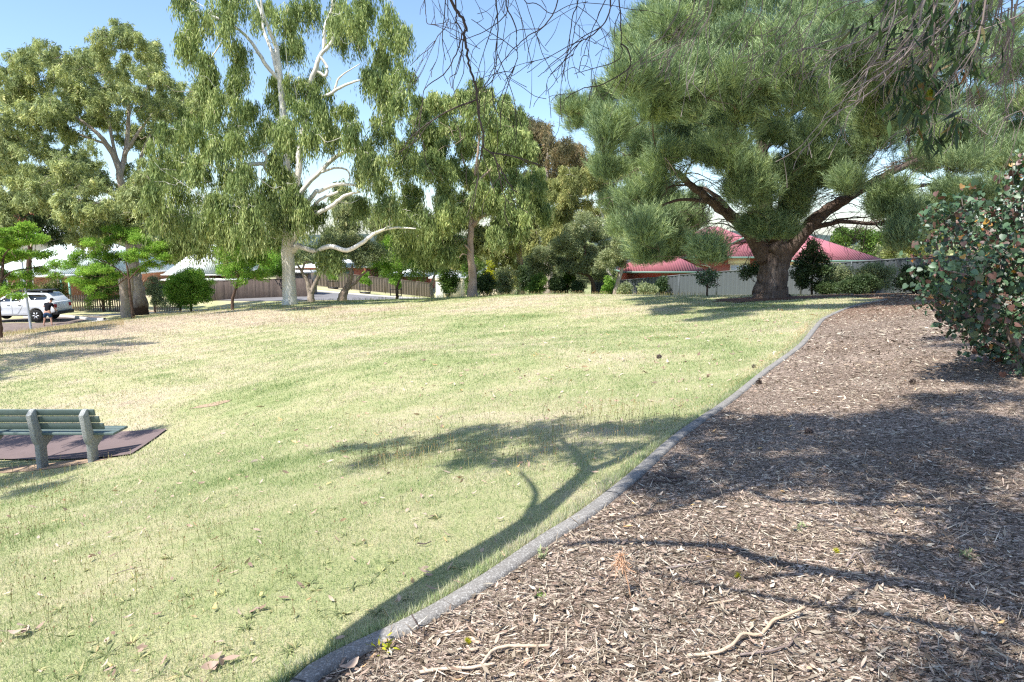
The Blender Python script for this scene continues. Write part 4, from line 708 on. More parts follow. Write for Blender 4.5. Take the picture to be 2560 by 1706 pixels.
t = bpy.data.objects['street_tree.002']; mb = MB(); mb.tube(smooth_path(PX([(870,716),(888,708),(903,690),(920,677)], 44), 4), np.linspace(.12, .05, 13), 8); mb.build('limb', M_['gumpink'], t, True, loc=t.location)
small_tree('street_tree', 'light green small tree with slim dark forked stem before the tan fence', 993, 47, [(993,735),(992,720),(1002,695),(1015,680)], [(950,640,28),(980,620,30),(1010,640,30),(960,670,22),(1000,665,24),(1030,660,20),(930,655,18),(985,685,16)], 'bright', 10000, 85, 'gumdark', .4, (.12, .18), .05, .9, (.12,.1,.08,.06,.03), group='small trees along the street side')
small_tree('street_tree', 'thin grey stemmed tree at the white gate post', 1082, 50, [(1080,735),(1078,715),(1086,690),(1092,675)], [(1070,665,22),(1095,650,24),(1050,670,18),(1110,670,16),(1080,640,20)], 'gumA', 7000, 86, 'gumgrey', .4, (.12, .18), .05, .9, (.16,.13,.11,.08,.04), group='small trees along the street side')
# leafy trees in gardens behind the brush fence
small_tree('garden_tree', 'bright green leafy tree spilling over the brush fence', 640, 65, [(640,700),(650,660)], [(570,640,28),(600,660,30),(640,650,34),(680,660,30),(700,680,24),(590,620,26),(560,670,22),(650,620,26),(620,690,22),(690,640,24)], 'bright', 20000, 87, 'gumdark', .6, (.16, .24), .09, 1.5, (.2, .16, .08))
small_tree('garden_tree', 'low green garden tree over the tan fence right end', 1060, 92, [(1060,700),(1060,670)], [(940,672,20),(960,690,16),(1040,690,18),(1060,660,24),(1100,650,26),(1130,680,26),(1150,660,30),(1160,700,24)], 'mid', 14000, 88, 'gumdark', .8, (.2, .3), .11, 1.5, (.2, .16, .08))
small_tree('garden_tree', 'lime yellow tree beyond the right end of the grey fence', 2300, 45, [(2290,640)], [(2240,630,24),(2280,620,24),(2310,610,24),(2330,590,26),(2300,645,20),(2260,600,24)], 'ygreen', 12000, 89, 'gumdark', .4, (.12, .18), .06, 1.2, (.2, .1))
small_tree('garden_tree', 'deep green tree behind the red roof under the right pine limbs', 2180, 58, [(2180,640)], [(2150,600,26),(2190,600,28),(2220,610,26),(2120,580,22),(2160,630,18),(2240,580,26),(2100,600,16)], 'mid', 9000, 90, 'gumdark', .6, (.18, .26), .09, 1.2, (.2, .1))
# distant wood belt
rs = np.random.RandomState(95)
bl = []
for k in range(330):
    a = rs.uniform(-.8, .8); d = rs.uniform(118, 150); hgt = 5.5 + (3.2 if a < -.3 else 0) + rs.uniform(-2.5, 1.3)
    x, y = d * math.sin(a), d * math.cos(a); z = -5.5; bl.append((x, y, z + hgt * .45, 3.6, hgt * .55))
S, B = subs(np.array(bl), 1.7, rs, 1.0, -.4); q = cloud_ball(S, 90000, 1.6, rs, (.5, .9), .38)
o = diamonds('distant_trees', *q, M_['gumA']); o['kind'] = 'stuff'
# --- round leaved bush at right
def heart_leaves(name, c, d, n, s, rnd, mat, parent, loc):
    side = unit(np.cross(d, n)); nn = np.cross(side, d); out = [(0,0,0),(-.12,.32,.03),(.15,.52,.10),(.55,.42,.09),(1.0,0,-.05),(.55,-.42,.09),(.15,-.52,.10),(-.12,-.32,.03)]
    s = s[:, None]; V = np.stack([c + d * s * a + side * s * b + nn * s * h for a, b, h in out], 1).reshape(-1, 3); k = len(c); base = np.arange(k)[:, None] * 8
    loops = np.concatenate([base + [0,1,2,3], base + [0,3,4], base + [0,4,5], base + [0,5,6,7]], 1).ravel(); tot = np.tile([4,3,3,4], k); st = np.r_[0, np.cumsum(tot)[:-1]]
    return mesh_np(name, V, loops, st, tot, mat, parent, np.repeat(rnd, 8), False, loc)
Y = 7.6; rs = np.random.RandomState(100); b = below(2600, Y, -.1); root = empty('round_leaved_bush', b); tag(root, 'large bush with glossy heart shaped green and purplish leaves leaning in from the right edge', 'bush')
bl = [(2320,560,50),(2370,530,50),(2300,620,50),(2420,580,70),(2290,680,40),(2350,680,70),(2340,760,60),(2430,680,80),(2420,780,80),(2500,560,60),(2530,480,50),(2555,430,40),(2500,650,90),(2520,760,90),(2380,810,50),(2450,850,60),(2520,850,70),(2560,900,60),(2600,560,120),(2620,720,140),(2640,880,100),(2480,900,36),(2550,950,30),(2300,740,40),(2600,430,70)]
bl = [(q[0] + 40, q[1] - 10, q[2]) for q in bl]; BL = blobs_px(bl, Y, .55, rs, .95); BL[:, 1] += np.clip((BL[:, 0] - 4.6) * .1, 0, .4)
mb = MB(); sk, skr = [], []
for k in range(7):
    e = BL[rs.randint(len(BL)), :3]; q = smooth_path([b + [rs.uniform(-.25, .25), rs.uniform(-.25, .25), 0], (b + e) / 2 + rs.randn(3) * .12 + [0, 0, .25], e], 5); mb.tube(q, np.linspace(.03, .01, len(q)), 6, rs=rs, jit=.04); sk += list(q); skr += list(np.linspace(.03, .01, len(q)))
for q in BL: limb_to(mb, sk, skr, q[:3], rs, .02, -.05)
S, Bi = subs(BL, .075, rs, .8, -1)
for s, i in zip(S, Bi):
    if rs.rand() < .12: c = BL[i, :3]; mb.tube(smooth_path([c, (c + s) / 2 + rs.randn(3) * .03, s], 2), np.linspace(.006, .003, 5), 3, cap=False)
mb.build('stems', M_['greybark'], root, True, loc=b)
c = np.repeat(S, 11, 0) + rs.randn(len(S) * 11, 3) * .07; d = unit(rs.randn(len(c), 3) + [0, 0, -.8]); nrm = unit(rs.randn(len(c), 3) * .8 + [-.5, -.5, .7])
heart_leaves('foliage', c, d, nrm, .028 + .055 * rs.uniform(0, 1, len(c)) ** 2.2, rs.uniform(0, 1, len(c)), M_['roundleaf'], root, b)
# ------------------------------------------------------------------ overhanging tree (stands beside and behind the camera)
rs = np.random.RandomState(110)
def SH(px, py, h):
    """branch point at height h above the lawn whose shadow falls on the ground point seen at px, py"""
    g = G(px, py); return np.array([g[0] - SHD[0] * h, g[1] - SHD[1] * h, g[2] + h])
b = np.array([-2.9, -1.0, h1(-2.9, -1.0) - .2]); root = empty('overhanging_tree', b); tag(root, 'gum overhead with bare dark hanging twigs and some long green leaves', 'tree')
mb = MB(); t0 = SH(790, 1700, 2.0); main = [b, b * .5 + t0 * .5 + [-.1, 0, -.1], t0, SH(905, 1585, 2.35), SH(1090, 1450, 2.7), SH(1300, 1322, 3.0), SH(1400, 1240, 3.3), SH(1470, 1180, 3.7)]
P0 = smooth_path(main, 5); mb.tube(P0, np.interp(np.linspace(0, 1, len(P0)), [0, .3, .6, 1], [.17, .12, .095, .07]), 10, jit=.04, rs=rs)
sk = list(P0); skr = list(np.interp(np.linspace(0, 1, len(P0)), [0, .3, .6, 1], [.2, .14, .10, .075]))
def limb(pts, r0_, r1_, n=5, sides=7):
    q = smooth_path(pts, n); rr = np.linspace(r0_, r1_, len(q)); mb.tube(q, rr, sides, jit=.03, rs=rs); sk.extend(q); skr.extend(rr); return q
e = main[-1]
limb([e, SH(1545, 1150, 4.2), SH(1600, 1120, 4.8), SH(1680, 1090, 5.4)], .07, .03)
limb([e, SH(1440, 1130, 4.4), SH(1400, 1100, 5.0)], .055, .025)
limb([main[5], SH(1340, 1235, 3.7), SH(1300, 1180, 4.3)], .035, .015)
b2 = np.array([2.5, -3.5, h1(2.5, -3.5)])
# long limbs whose shadows cross the mulch
for pts, r_, q_ in [([(2700,1560,3.4),(2440,1500,3.2),(2250,1460,3.3),(2080,1435,3.4),(1900,1400,3.5),(1820,1370,3.6),(1690,1362,3.7),(1500,1358,3.8),(1420,1365,3.9)], .065, .022),
                (([(2700,1330,3.8),(2450,1275,3.8),(2150,1262,3.9),(1950,1255,4.0),(1850,1225,4.1),(1700,1270,4.2),(1600,1290,4.3),(1440,1330,4.4)]), .04, .014),
                (([(2700,1640,3.4),(2400,1580,3.3),(2200,1540,3.3),(1950,1500,3.4),(1700,1450,3.5),(1560,1420,3.6)]), .032, .01),
                (([(2600,1120,4.5),(2350,1080,4.5),(2150,1075,4.6),(1950,1060,4.8),(1750,1075,5)]), .06, .02),
                (([(2650,1420,4.0),(2450,1380,4.0),(2300,1350,4.1),(2150,1330,4.2),(2020,1290,4.4)]), .035, .012),
                (([(2650,1500,3.8),(2500,1440,3.8),(2420,1360,4.0),(2300,1300,4.3)]), .03, .01),
                (([(2200,1460,3.3),(2120,1500,3.4),(2080,1560,3.4),(2180,1620,3.3)]), .022, .008),
                (([(2080,1435,3.4),(1960,1440,3.6),(1880,1450,3.7),(1760,1420,3.8)]), .028, .01),
                (([(2150,1262,3.9),(2250,1200,4.4),(2350,1150,4.8)]), .03, .012),
                (([(2650,1700,3.2),(2500,1650,3.1),(2300,1590,3.2),(2120,1560,3.3)]), .025, .008)]:
    limb([SH(*p) for p in pts], r_, q_)
blo = []
for px, py, r, h in [(900,1115,.3,5.6),(1000,1100,.4,5.8),(1100,1085,.42,5.8),(1200,1080,.45,5.6),(1300,1072,.45,5.6),(1400,1068,.45,5.4),(1500,1066,.5,5.4),(1600,1062,.5,5.4),(1250,1120,.3,5.2),(1350,1130,.35,5.0),(1450,1125,.3,5.4),(1550,1130,.3,5.2),(1180,1150,.2,5.0),
                     (1700,1085,.5,5.4),(1800,1070,.55,5.6),(1900,1080,.6,5.6),(2000,1075,.6,5.6),(2100,1090,.6,5.6),(2200,1070,.7,5.8),(2330,1060,.7,5.8),(2450,1080,.7,5.8),(2550,1110,.7,5.8),(1750,1150,.35,5.2),(1850,1140,.4,5.4),(2000,1150,.4,5.4),(2250,1130,.5,5.4),
                     (2400,1200,.3,5.4),(2550,1200,.45,5.4),(1650,1190,.25,5.0),(2350,1010,.5,6),(2480,1000,.6,6),(2560,1280,.3,5),(2600,1340,.22,5),(2200,1210,.25,5.2),(1950,1200,.25,5.2),(2540,1440,.16,4.6),(2450,1690,.22,4.4),(1750,1220,.2,4.8),(2400,862,.3,6.5),(2480,800,.35,6.8),(2360,845,.15,6.5),(2430,935,.35,6.5),(2520,960,.45,6.3),(2340,1000,.3,6.2),(2250,1150,.4,5.4),(2080,1160,.35,5.4),(1900,1165,.3,5.4),(2150,1055,.5,5.6),(1980,1040,.4,5.8),(1800,1045,.35,5.8),(1250,1090,.35,5.6),(1330,1100,.3,5.4),(1100,1120,.25,5.6),(950,1150,.22,5.6),(2500,1330,.16,5),(2300,1390,.12,4.8)]:
    p = SH(px, py, h); blo.append((*p, r, r * .7))
BLo = np.array(blo)
for q in BLo: limb_to(mb, sk, skr, q[:3], rs, .02, .05)
mb.build('trunk', M_['gumgrey'], root, True, loc=b)
S, B = subs(BLo, .24, rs, .6, -.8)
q = cloud_hang(S, 60000, .22, .45, rs, (.09, .15), .026, .6); diamonds('crown', *q, M_['overleaf'], root, b)
# hanging bare twigs, dark against the sky
mb = MB()
def twig(pts, r_, Y_, side=5, lvl=0, L_=.5):
    P_ = [W(p[0], p[1], Y_ + (p[2] if len(p) > 2 else 0)) for p in pts] if lvl == 0 else pts
    q = smooth_path(P_, 4 if lvl == 0 else 3); q = q + rs.randn(*q.shape) * r_ * .35; mb.tube(q, np.linspace(r_, max(.0016, r_ * .35), len(q)), 5 if lvl == 0 else 4, cap=False)
    if lvl >= 2: return
    T_ = unit(np.gradient(q, axis=0))
    for _ in range(side):
        i = rs.randint(2, len(q)); d = unit(T_[i] * .8 + rs.randn(3) * np.array([.6, .35, .5]) + [-.1, 0, -.25]); l = L_ * rs.uniform(.4, 1.1)
        k = unit(rs.randn(3)) * l * .16
        twig([q[i], q[i] + d * l * .35 + k * .6, q[i] + d * l * .7 + k + [0, 0, -.06 * l], q[i] + d * l + [0, 0, -.2 * l]], r_ * rs.uniform(.35, .6), Y_, max(1, side // 2), lvl + 1, L_ * .55)
UP = (0, -260)
def U(pts): p0 = pts[0]; return [(p0[0] - 40, p0[1] - 330, -.6), (p0[0] - 10, p0[1] - 120, -.2)] + pts
twig(U([(1128,0),(1150,40),(1167,72),(1160,85),(1168,130),(1175,170),(1190,215),(1194,260),(1203,310),(1208,345),(1210,370),(1232,385),(1250,420),(1270,455),(1290,480)]), .0085, 3.6, 6, 0, .38)
twig(U([(1141,20),(1140,50),(1154,80),(1148,115),(1130,155),(1110,185),(1075,210),(1060,228),(1055,270),(1050,300),(1035,340)]), .0045, 3.7, 4, 0, .35)
twig(U([(1240,0),(1244,60),(1243,110),(1240,160),(1232,200),(1225,235)]), .0045, 3.5, 4, 0, .35)
twig(U([(1265,0),(1272,30),(1290,70),(1292,120),(1294,145),(1280,180),(1262,202)]), .0045, 3.6, 4, 0, .35)
twig(U([(1270,20),(1240,60),(1200,85),(1150,100),(1125,90)]), .003, 3.5, 4, 0, .35)
twig(U([(1395,0),(1360,65),(1320,90),(1295,112),(1260,150),(1235,195),(1200,235)]), .004, 3.8, 4, 0, .35)
twig(U([(1445,0),(1432,40),(1425,90),(1420,125),(1385,155),(1360,180),(1345,192)]), .0038, 3.9, 5, 0, .35)
twig(U([(1525,0),(1520,40),(1500,70),(1470,95),(1450,105),(1435,130),(1430,146)]), .005, 3.7, 6, 0, .3)
twig(U([(1548,0),(1552,50),(1552,110),(1556,125),(1545,150),(1500,167),(1460,178),(1435,185)]), .0042, 3.7, 3, 0, .15)
twig([(1552,110,0),(1570,125,0),(1575,165,0),(1545,190,0),(1500,215,0),(1470,218,0),(1430,235,0),(1412,250,0),(1408,274,0)], .0042, 3.7, 3, 0, .12)
twig(U([(1062,0),(1065,40),(1070,60),(1100,60),(1115,55)]), .0028, 3.8, 5, 0, .3)
twig(U([(1120,25),(1118,60),(1095,90),(1080,115),(1050,140),(1025,165)]), .003, 3.8, 5, 0, .3)
twig(U([(1310,0),(1340,10),(1380,35),(1420,15),(1470,5)]), .003, 3.6, 6, 0, .35)
for k in range(3):
    x0 = rs.uniform(1020, 1560); twig(U([(x0, -20), (x0 + rs.uniform(-30, 30), 30), (x0 + rs.uniform(-60, 40), 80), (x0 + rs.uniform(-90, 40), 110)]), .0022, rs.uniform(3.4, 4.2), 3, 0, .3)
mb.build('dead_twigs', M_['darkbark'], root, loc=b)
mb = MB()
# bush of dead twigs at the upper right
for k in range(46):
    x0 = rs.uniform(2120, 2660); y0 = rs.uniform(-160, 20); dx = -rs.uniform(80, 330); dy = rs.uniform(120, 300) * (1.05 if x0 > 2250 else .8)
    if x0 > 2420 and rs.rand() < .5: dx *= .35
    Yk = rs.uniform(3.0, 4.2)
    twig([(x0, y0), (x0 + dx * .15, y0 + dy * .4), (x0 + dx * .5, y0 + dy * .75), (x0 + dx, y0 + dy)], rs.uniform(.003, .0055), Yk, 4, 0, .25)
for k in range(10):
    x0 = rs.uniform(1700, 2060); twig([(x0, -60), (x0 - 10, 30), (x0 - 40, 80), (x0 - 70, rs.uniform(90, 170))], .0025, rs.uniform(3.2, 4), 4, 0, .25)
twig([(2330,-60),(2335,60),(2330,150),(2338,220),(2332,280),(2330,310),(2318,340)], .004, 3.3, 2, 0, .2)
twig([(2336,283),(2370,290),(2410,298),(2430,302)], .003, 3.3, 2, 0, .12)
mb.build('grey_twigs', M_['greybark'], root, loc=b)
# long green leaves hanging among them
cs = []
for px, py, r, n in [(2330,20,110,80),(2300,90,80,50),(2370,110,70,30),(2280,180,60,26),(2420,50,80,40),(2230,230,40,20),(2330,210,50,26),(2260,250,45,22),(2300,270,30,22),(2400,295,30,24),(2320,345,34,30),(2390,310,30,18),(2180,60,50,16),(2440,170,50,30)]:
    for _ in range(n):
        cs.append(W(px + rs.randn() * r * .55, py + rs.randn() * r * .5, 3.4 + rs.randn() * .22))
cs = np.array(cs); d = unit(np.array([0, 0, -1.]) + rs.randn(len(cs), 3) * .5); diamonds('green_leaves', cs, d, unit(rs.randn(len(cs), 3)), rs.uniform(.06, .115, len(cs)), rs.uniform(.014, .022, len(cs)), rs.uniform(0, 1, len(cs)), M_['overleaf'], root, b)
fl = np.array([W(2328 + rs.randn() * 6, 232 + rs.randn() * 8, 3.35 + rs.randn() * .01) for _ in range(120)]); fc = W(2328, 232, 3.35)
diamonds('blossom', fl * 0 + fc, unit(rs.randn(120, 3)), unit(rs.randn(120, 3)), .028, .003, rs.uniform(0, 1, 120), M_['yellow'], root, b)
# tree just off the left edge whose crown shades the slope
c0 = np.array([-24.5, 19.0]); b = np.array([*c0, h1(*c0) - .2])
bl = []
rs = np.random.RandomState(120)
for px, py, h, r in [(40,850,6,1.3),(150,860,6.5,1.4),(250,855,6.5,1.0),(320,860,7,.7),(60,890,6,1.2),(0,920,6,1.3),(130,900,6.4,1.1),(-80,880,6,1.6),(-60,950,5.5,1.3),(200,885,6.4,.8)]:
    p = SH(px, py, h); bl.append((*p, r, r * .7))
bl = np.array(bl); ctr = bl[:, :3].mean(0); b = np.array([ctr[0] - 1.5, ctr[1] - .5, 0]); b[2] = h1(b[0], b[1]) - .2
make_tree('gum_tree', 'gum outside the left edge whose crown throws dappled shade on the dry slope', b, [([b, b + [.1, 0, 3], ctr + [0, 0, -.5]], [.3, .22, .12])], bl, 'hang', M_['gumA'], M_['gumgrey'], 34000, .5, .7, 120, 'gum trees of the park', L=(.16, .24), Wd=.04, dens=.8)
bl = []
for px, py, h, r in [(20,1200,5,.6),(100,1185,5.2,.4),(-60,1230,5,.7),(60,1230,5,.35),(150,1180,5.4,.25),(130,1100,5,.3),(60,1105,5,.35),(-20,1110,5,.4),(250,1100,5.4,.18),(370,1080,5.6,.18)]:
    p = SH(px, py, h); bl.append((*p, r, r * .7))
bl = np.array(bl); ctr = bl[:, :3].mean(0); b = np.array([ctr[0] - 2.5, ctr[1] - 1.0, 0]); b[2] = h1(b[0], b[1]) - .2
make_tree('gum_tree', 'smaller gum outside the left edge that dapples the bench and its paving', b, [([b, b + [.1, 0, 3], ctr + [0, 0, -.3]], [.16, .12, .06])], bl, 'hang', M_['gumA'], M_['gumgrey'], 16000, .3, .4, 121, 'gum trees of the park', L=(.10, .15), Wd=.03, dens=.8)
# ------------------------------------------------------------------ FENCES
def steel_fence(name, label, pts, hgt, n, mat, cap, pitch, seed=0, top=None):
    p0, p1 = pts[0], pts[-1]; o = empty(name, p0); tag(o, label, 'fence')
    P = np.array(pts); s = np.r_[0, np.cumsum(np.linalg.norm(np.diff(P[:, :2], axis=0), axis=1))]
    at = lambda u: np.array([np.interp(u, s, P[:, k]) for k in range(3)])
    for k in range(n):
        a, c = at(s[-1] * k / n), at(s[-1] * (k + 1) / n); t = (c - a)[:2]; L_ = np.linalg.norm(t); t /= L_; nn = np.array([t[1], -t[0]]); m = MB()
        m_ = int(L_ / pitch); V = []
        for i in range(m_):
            for fr, off in ((0, 0), (.12, 0), (.2, .035), (.8, .035), (.88, 0)): V.append(((i + fr) / m_ * L_, off))
        V.append((L_, 0)); k2 = len(V); pts3 = []
        for zz in (.04, hgt - .05):
            for u, of in V: q = a + (c - a) * (u / L_); pts3.append((q[0] + nn[0] * of, q[1] + nn[1] * of, q[2] + zz))
        m.add(pts3, [(i, i + 1, k2 + i + 1, k2 + i) for i in range(k2 - 1)]); m.build('panel', mat, o, loc=p0)
        for zz, hh in ((hgt - .07, .06), (.02, .06)):
            r = MB()
            pr = [(-.03, 0), (.05, 0), (.05, hh), (-.03, hh)]
            Vv = [(q[0] + nn[0] * u, q[1] + nn[1] * u, q[2] + zz + v) for q in (a, c) for u, v in pr]; r.add(Vv, [(0,1,2,3), (7,6,5,4), (0,4,5,1), (1,5,6,2), (2,6,7,3), (3,7,4,0)]); r.build('rail', cap, o, loc=p0)
        ps = MB(); ps.prism([(a[0] + t[0] * u + nn[0] * v, a[1] + t[1] * u + nn[1] * v) for u, v in ((-.03, -.04), (.03, -.04), (.03, .058), (-.03, .058))], 'z', a[2] - .1, a[2] + hgt + .01); ps.build('post', mat, o, loc=p0)
    return o
fp = []
for px, Y, py in [(1480,49,706),(1600,45.5,696),(1712,42.5,685.5),(1850,40,674),(2000,37.2,662),(2150,34.8,652),(2290,32.8,643),(2420,31,636)]:
    p = W(px, py, Y); p[2] -= 1.8; fp.append(p)
steel_fence('grey_steel_fence', 'long grey corrugated steel fence in front of the red roofed house', fp, 1.8, 9, M_['greyfence'], M_['greydark'], .26)
fp = [W(690, 664, 76), W(750, 671, 77), W(900, 688, 80), W(1080, 708, 85)]
for p in fp: p[2] -= 1.8
steel_fence('tan_steel_fence', 'brown ribbed steel fence stepping down along the far side of the road', fp, 1.8, 9, M_['tanfence'], M_['tancap'], .33)
# road verge is terrain; young trees with guards on the verge
for px, Y, lab in [(833,76.5,'nearest the bend, leftmost of the three guarded saplings'),(913,73.5,'middle one of the three guarded saplings on the verge'),(990,70,'rightmost guarded sapling, partly behind the slim forked tree')]:
    b = on(px, Y); m = mpp(Y)
    rt = make_tree('sapling', lab, b, [([b, b + [0, 0, .9], b + [0, 0, 1.6]], [.03, .025, .015])], np.array([(b[0] + dx, b[1] + dy, b[2] + z, r, r * 1.1) for dx, dy, z, r in ((0,0,1.35,.42),(.12,.1,1.9,.38),(-.2,0,1.65,.36),(.15,-.1,1.2,.34))]), 'ball', M_['bright'], M_['gumdark'], 1700, .3, 0, px, 'guarded saplings on the verge', .4, .01, 1, (.12, .18), .09, sides=6)
    gm = MB()
    for sx in (-.55, .55): gm.box(sx - .035, sx + .035, -.035, .035, 0, 1.1)
    gm.box(-.62, .62, -.02, .02, .78, .84); gm.box(-.5, .5, -.25, .25, 0, .16)
    gm.build('guard', M_['black'], rt)
# paling fence
def paling(name, label, p0, p1, hgt, n=3, group=None):
    o = empty(name, p0); tag(o, label, 'fence', group); p0, p1 = np.array(p0), np.array(p1)
    L_ = np.linalg.norm((p1 - p0)[:2]); t = (p1 - p0) / L_; rs = np.random.RandomState(int(L_ * 10))
    for k in range(n):
        m = MB(); a, c = L_ * k / n, L_ * (k + 1) / n
        for u in np.arange(a, c - .05, .155):
            q = p0 + t * u; x0, x1 = q[:2], q[:2] + t[:2] * .085; h_ = hgt + rs.uniform(-.03, .03); z = h1(q[0], q[1]); yy = -.03
            V = [(x0[0], x0[1] + yy, z), (x1[0], x1[1] + yy, z), (x1[0], x1[1] + yy, z + h_ - .06), ((x0[0] + x1[0]) / 2, x0[1] + yy, z + h_), (x0[0], x0[1] + yy, z + h_ - .06)]
            m.add(V + [(v[0], v[1] + .02, v[2]) for v in V], [(0,1,2,3,4), (9,8,7,6,5), (0,5,6,1), (1,6,7,2), (2,7,8,3), (3,8,9,4), (4,9,5,0)])
        m.build('palings', M_['paling'], o, loc=tuple(p0))
        for zz in (.25, hgt - .3):
            r = MB()
            q0, q1 = p0 + t * a, p0 + t * c; z0, z1 = h1(*q0[:2]) + zz, h1(*q1[:2]) + zz
            r.add([(q0[0], q0[1], z0), (q1[0], q1[1], z1), (q1[0], q1[1], z1 + .08), (q0[0], q0[1], z0 + .08), (q0[0], q0[1] + .05, z0), (q1[0], q1[1] + .05, z1), (q1[0], q1[1] + .05, z1 + .08), (q0[0], q0[1] + .05, z0 + .08)], [(0,1,2,3), (7,6,5,4), (0,4,5,1), (1,5,6,2), (2,6,7,3), (3,7,4,0)]); r.build('rail', M_['paling'], o, loc=tuple(p0))
    return o
paling('paling_fence', 'weathered timber paling fence behind the ute and the dark shrub', on(165, 52.5), on(330, 54.5), 1.25, 3)
paling('paling_fence', 'weathered timber paling fence between the blackened trunk and the round shrub', on(385, 54.5), on(452, 54), 1.1, 2)
def solid_fence(name, label, pts, hgt, mat, thick=.2, jag=.0, capmat=None):
    o = empty(name, pts[0]); tag(o, label, 'fence'); P = np.array(pts); m = MB(); rs = np.random.RandomState(5)
    s = np.r_[0, np.cumsum(np.linalg.norm(np.diff(P[:, :2], axis=0), axis=1))]; u = np.linspace(0, s[-1], int(s[-1] / .12)); k = len(u); V = []
    x, y = np.interp(u, s, P[:, 0]), np.interp(u, s, P[:, 1]); z = H(x, y); j = np.cumsum(rs.randn(k)) * .0 + rs.randn(k) * jag; of = rs.uniform(-.03, .03, k)
    for dy in (0, thick):
        V += list(np.stack([x, y + dy + of, z - .1], 1)) + list(np.stack([x, y + dy + of, z + hgt + j], 1))
    Q = []
    for i in range(k - 1): Q += [(i, i + 1, k + i + 1, k + i), (2 * k + i + 1, 2 * k + i, 3 * k + i, 3 * k + i + 1), (k + i, k + i + 1, 3 * k + i + 1, 3 * k + i)]
    m.add(V, Q); m.build('panel', mat, o, loc=tuple(pts[0])); c = MB(); c.tube([(a, b_ + thick / 2, c_ + hgt + .03) for a, b_, c_ in zip(x[::8], y[::8], z[::8])], .06, 6); c.build('capping', M_['brush'], o, loc=tuple(pts[0])); return o
solid_fence('brush_fence', 'dark rough brushwood fence behind the white trunk', [on(522, 60), on(600, 61.5), on(690, 63), on(782, 64)], 1.65, M_['brush'], .22, .03)
# ------------------------------------------------------------------ HOUSES
def hip(mb, x0, x1, y0, y1, z, rise, over=.5, gable=0):
    x0 -= over; x1 += over; y0 -= over; y1 += over; h = min(x1 - x0, y1 - y0) / 2
    if x1 - x0 >= y1 - y0: a, b_ = (x0 + h, (y0 + y1) / 2), (x1 - h, (y0 + y1) / 2)
    else: a, b_ = ((x0 + x1) / 2, y0 + h), ((x0 + x1) / 2, y1 - h)
    V = [(x0, y0, z), (x1, y0, z), (x1, y1, z), (x0, y1, z), (*a, z + rise), (*b_, z + rise)]
    if x1 - x0 >= y1 - y0: Fc = [(0,1,5,4), (1,2,5), (2,3,4,5), (3,0,4)]
    else: Fc = [(0,1,4), (1,2,5,4), (2,3,5), (3,0,4,5)]
    mb.add(V, Fc + [(3,2,1,0)])
def gutter(parent, x0, x1, y0, y1, z, mat, over=.5):
    m = MB(); x0 -= over; x1 += over; y0 -= over; y1 += over
    for q in ((x0 - .1, x1 + .1, y0 - .1, y0 - .003), (x0 - .1, x1 + .1, y1 + .003, y1 + .1), (x0 - .1, x0 - .003, y0, y1), (x1 + .003, x1 + .1, y0, y1)): m.box(*q, z - .1, z + .03)
    m.build('gutter', mat, parent)
def house(name, label, base, rz, wings, wallmat, roofmat, gutmat, wins=(), cat='house', low=-1.2):
    """wings: (x0,x1,y0,y1,wall_h,rise,z0); wins: (x0,x1,z0,z1,y, frame, pane)"""
    o = empty(name, base, rz); tag(o, label, cat)
    for (x0, x1, y0, y1, wh, rise, z0) in wings:
        m = MB(); m.box(x0, x1, y0, y1, z0 + low, z0 + wh); m.build('wall', wallmat, o)
        m = MB(); hip(m, x0, x1, y0, y1, z0 + wh, rise); m.build('roof', roofmat, o); gutter(o, x0, x1, y0, y1, z0 + wh, gutmat)
    for (x0, x1, z0, z1, y, fm, pm) in wins:
        m = MB(); m.box(x0, x0 + .07, y - .05, y + .05, z0, z1); m.box(x1 - .07, x1, y - .05, y + .05, z0, z1); m.box(x0 + .07, x1 - .07, y - .05, y + .05, z0, z0 + .07); m.box(x0 + .07, x1 - .07, y - .05, y + .05, z1 - .07, z1); mx = (x0 + x1) / 2; m.box(mx - .025, mx + .025, y - .045, y + .045, z0 + .07, z1 - .07)
        w_ = m.build('window', fm, o); m = MB(); m.box(x0 + .05, x1 - .05, y - .02, y + .02, z0 + .05, z1 - .05); m.build('pane', pm, w_)
    return o
# red roofed house right
Yh = 52; bx = W(1800, 700, Yh); bz = bx[2] - .6; B0 = np.array([bx[0], Yh, bz])
def zr(py, Y_): return W(1280, py, Y_)[2] - bz
def xr(px, Y_): return W(px, 853, Y_)[0] * 1.0 - bx[0]
def xat(px, py, Y_): return W(px, py, Y_)[0] - bx[0]
e1 = zr(643, 51.5); e2 = zr(652, 50.8); e0 = zr(680, 49)
wings = [(xat(1700, 640, 52), xat(1960, 640, 52), 0, 11, e1, zr(567, 57.5) - e1, 0), (xat(1930, 650, 52.8), xat(2190, 650, 51.5), -.6, 8.5, e2, zr(588, 55) - e2, 0), (xat(1570, 680, 50), xat(1745, 680, 50), -2.4, 2.8, e0, zr(618, 52) - e0, 0)]
hs = house('red_roof_house', 'brick house with pinkish red corrugated hip roofs behind the grey fence', B0, 0, wings, M_['brick'], M_['redroof'], M_['gutter'],
           [(xat(1824, 670, 52), xat(1872, 670, 52), e1 - 1.75, e1 - .55, -.03, M_['cream'], M_['curtain'])], low=-2.5)
m = MB(); m.box(xat(1820, 650, 52), xat(1875, 650, 52), -.04, -.004, e1 - .53, e1 - .1); m.build('lintel_panel', M_['cream'], hs)
m = MB(); m.box(xat(1935, 655, 52), xat(2190, 655, 52), -.66, -.604, e2 - .35, e2 - .1); m.build('fascia', M_['cream'], hs)
m = MB(); gx = xat(1870, 605, 53); gy = 2.2; gz = zr(611, 54.0)
m.prism([(gx - 1.35, gz), (gx + 1.35, gz), (gx, gz + .62)], 'y', gy - .9, gy + 1.6); m.build('gablet', M_['redroof'], hs)
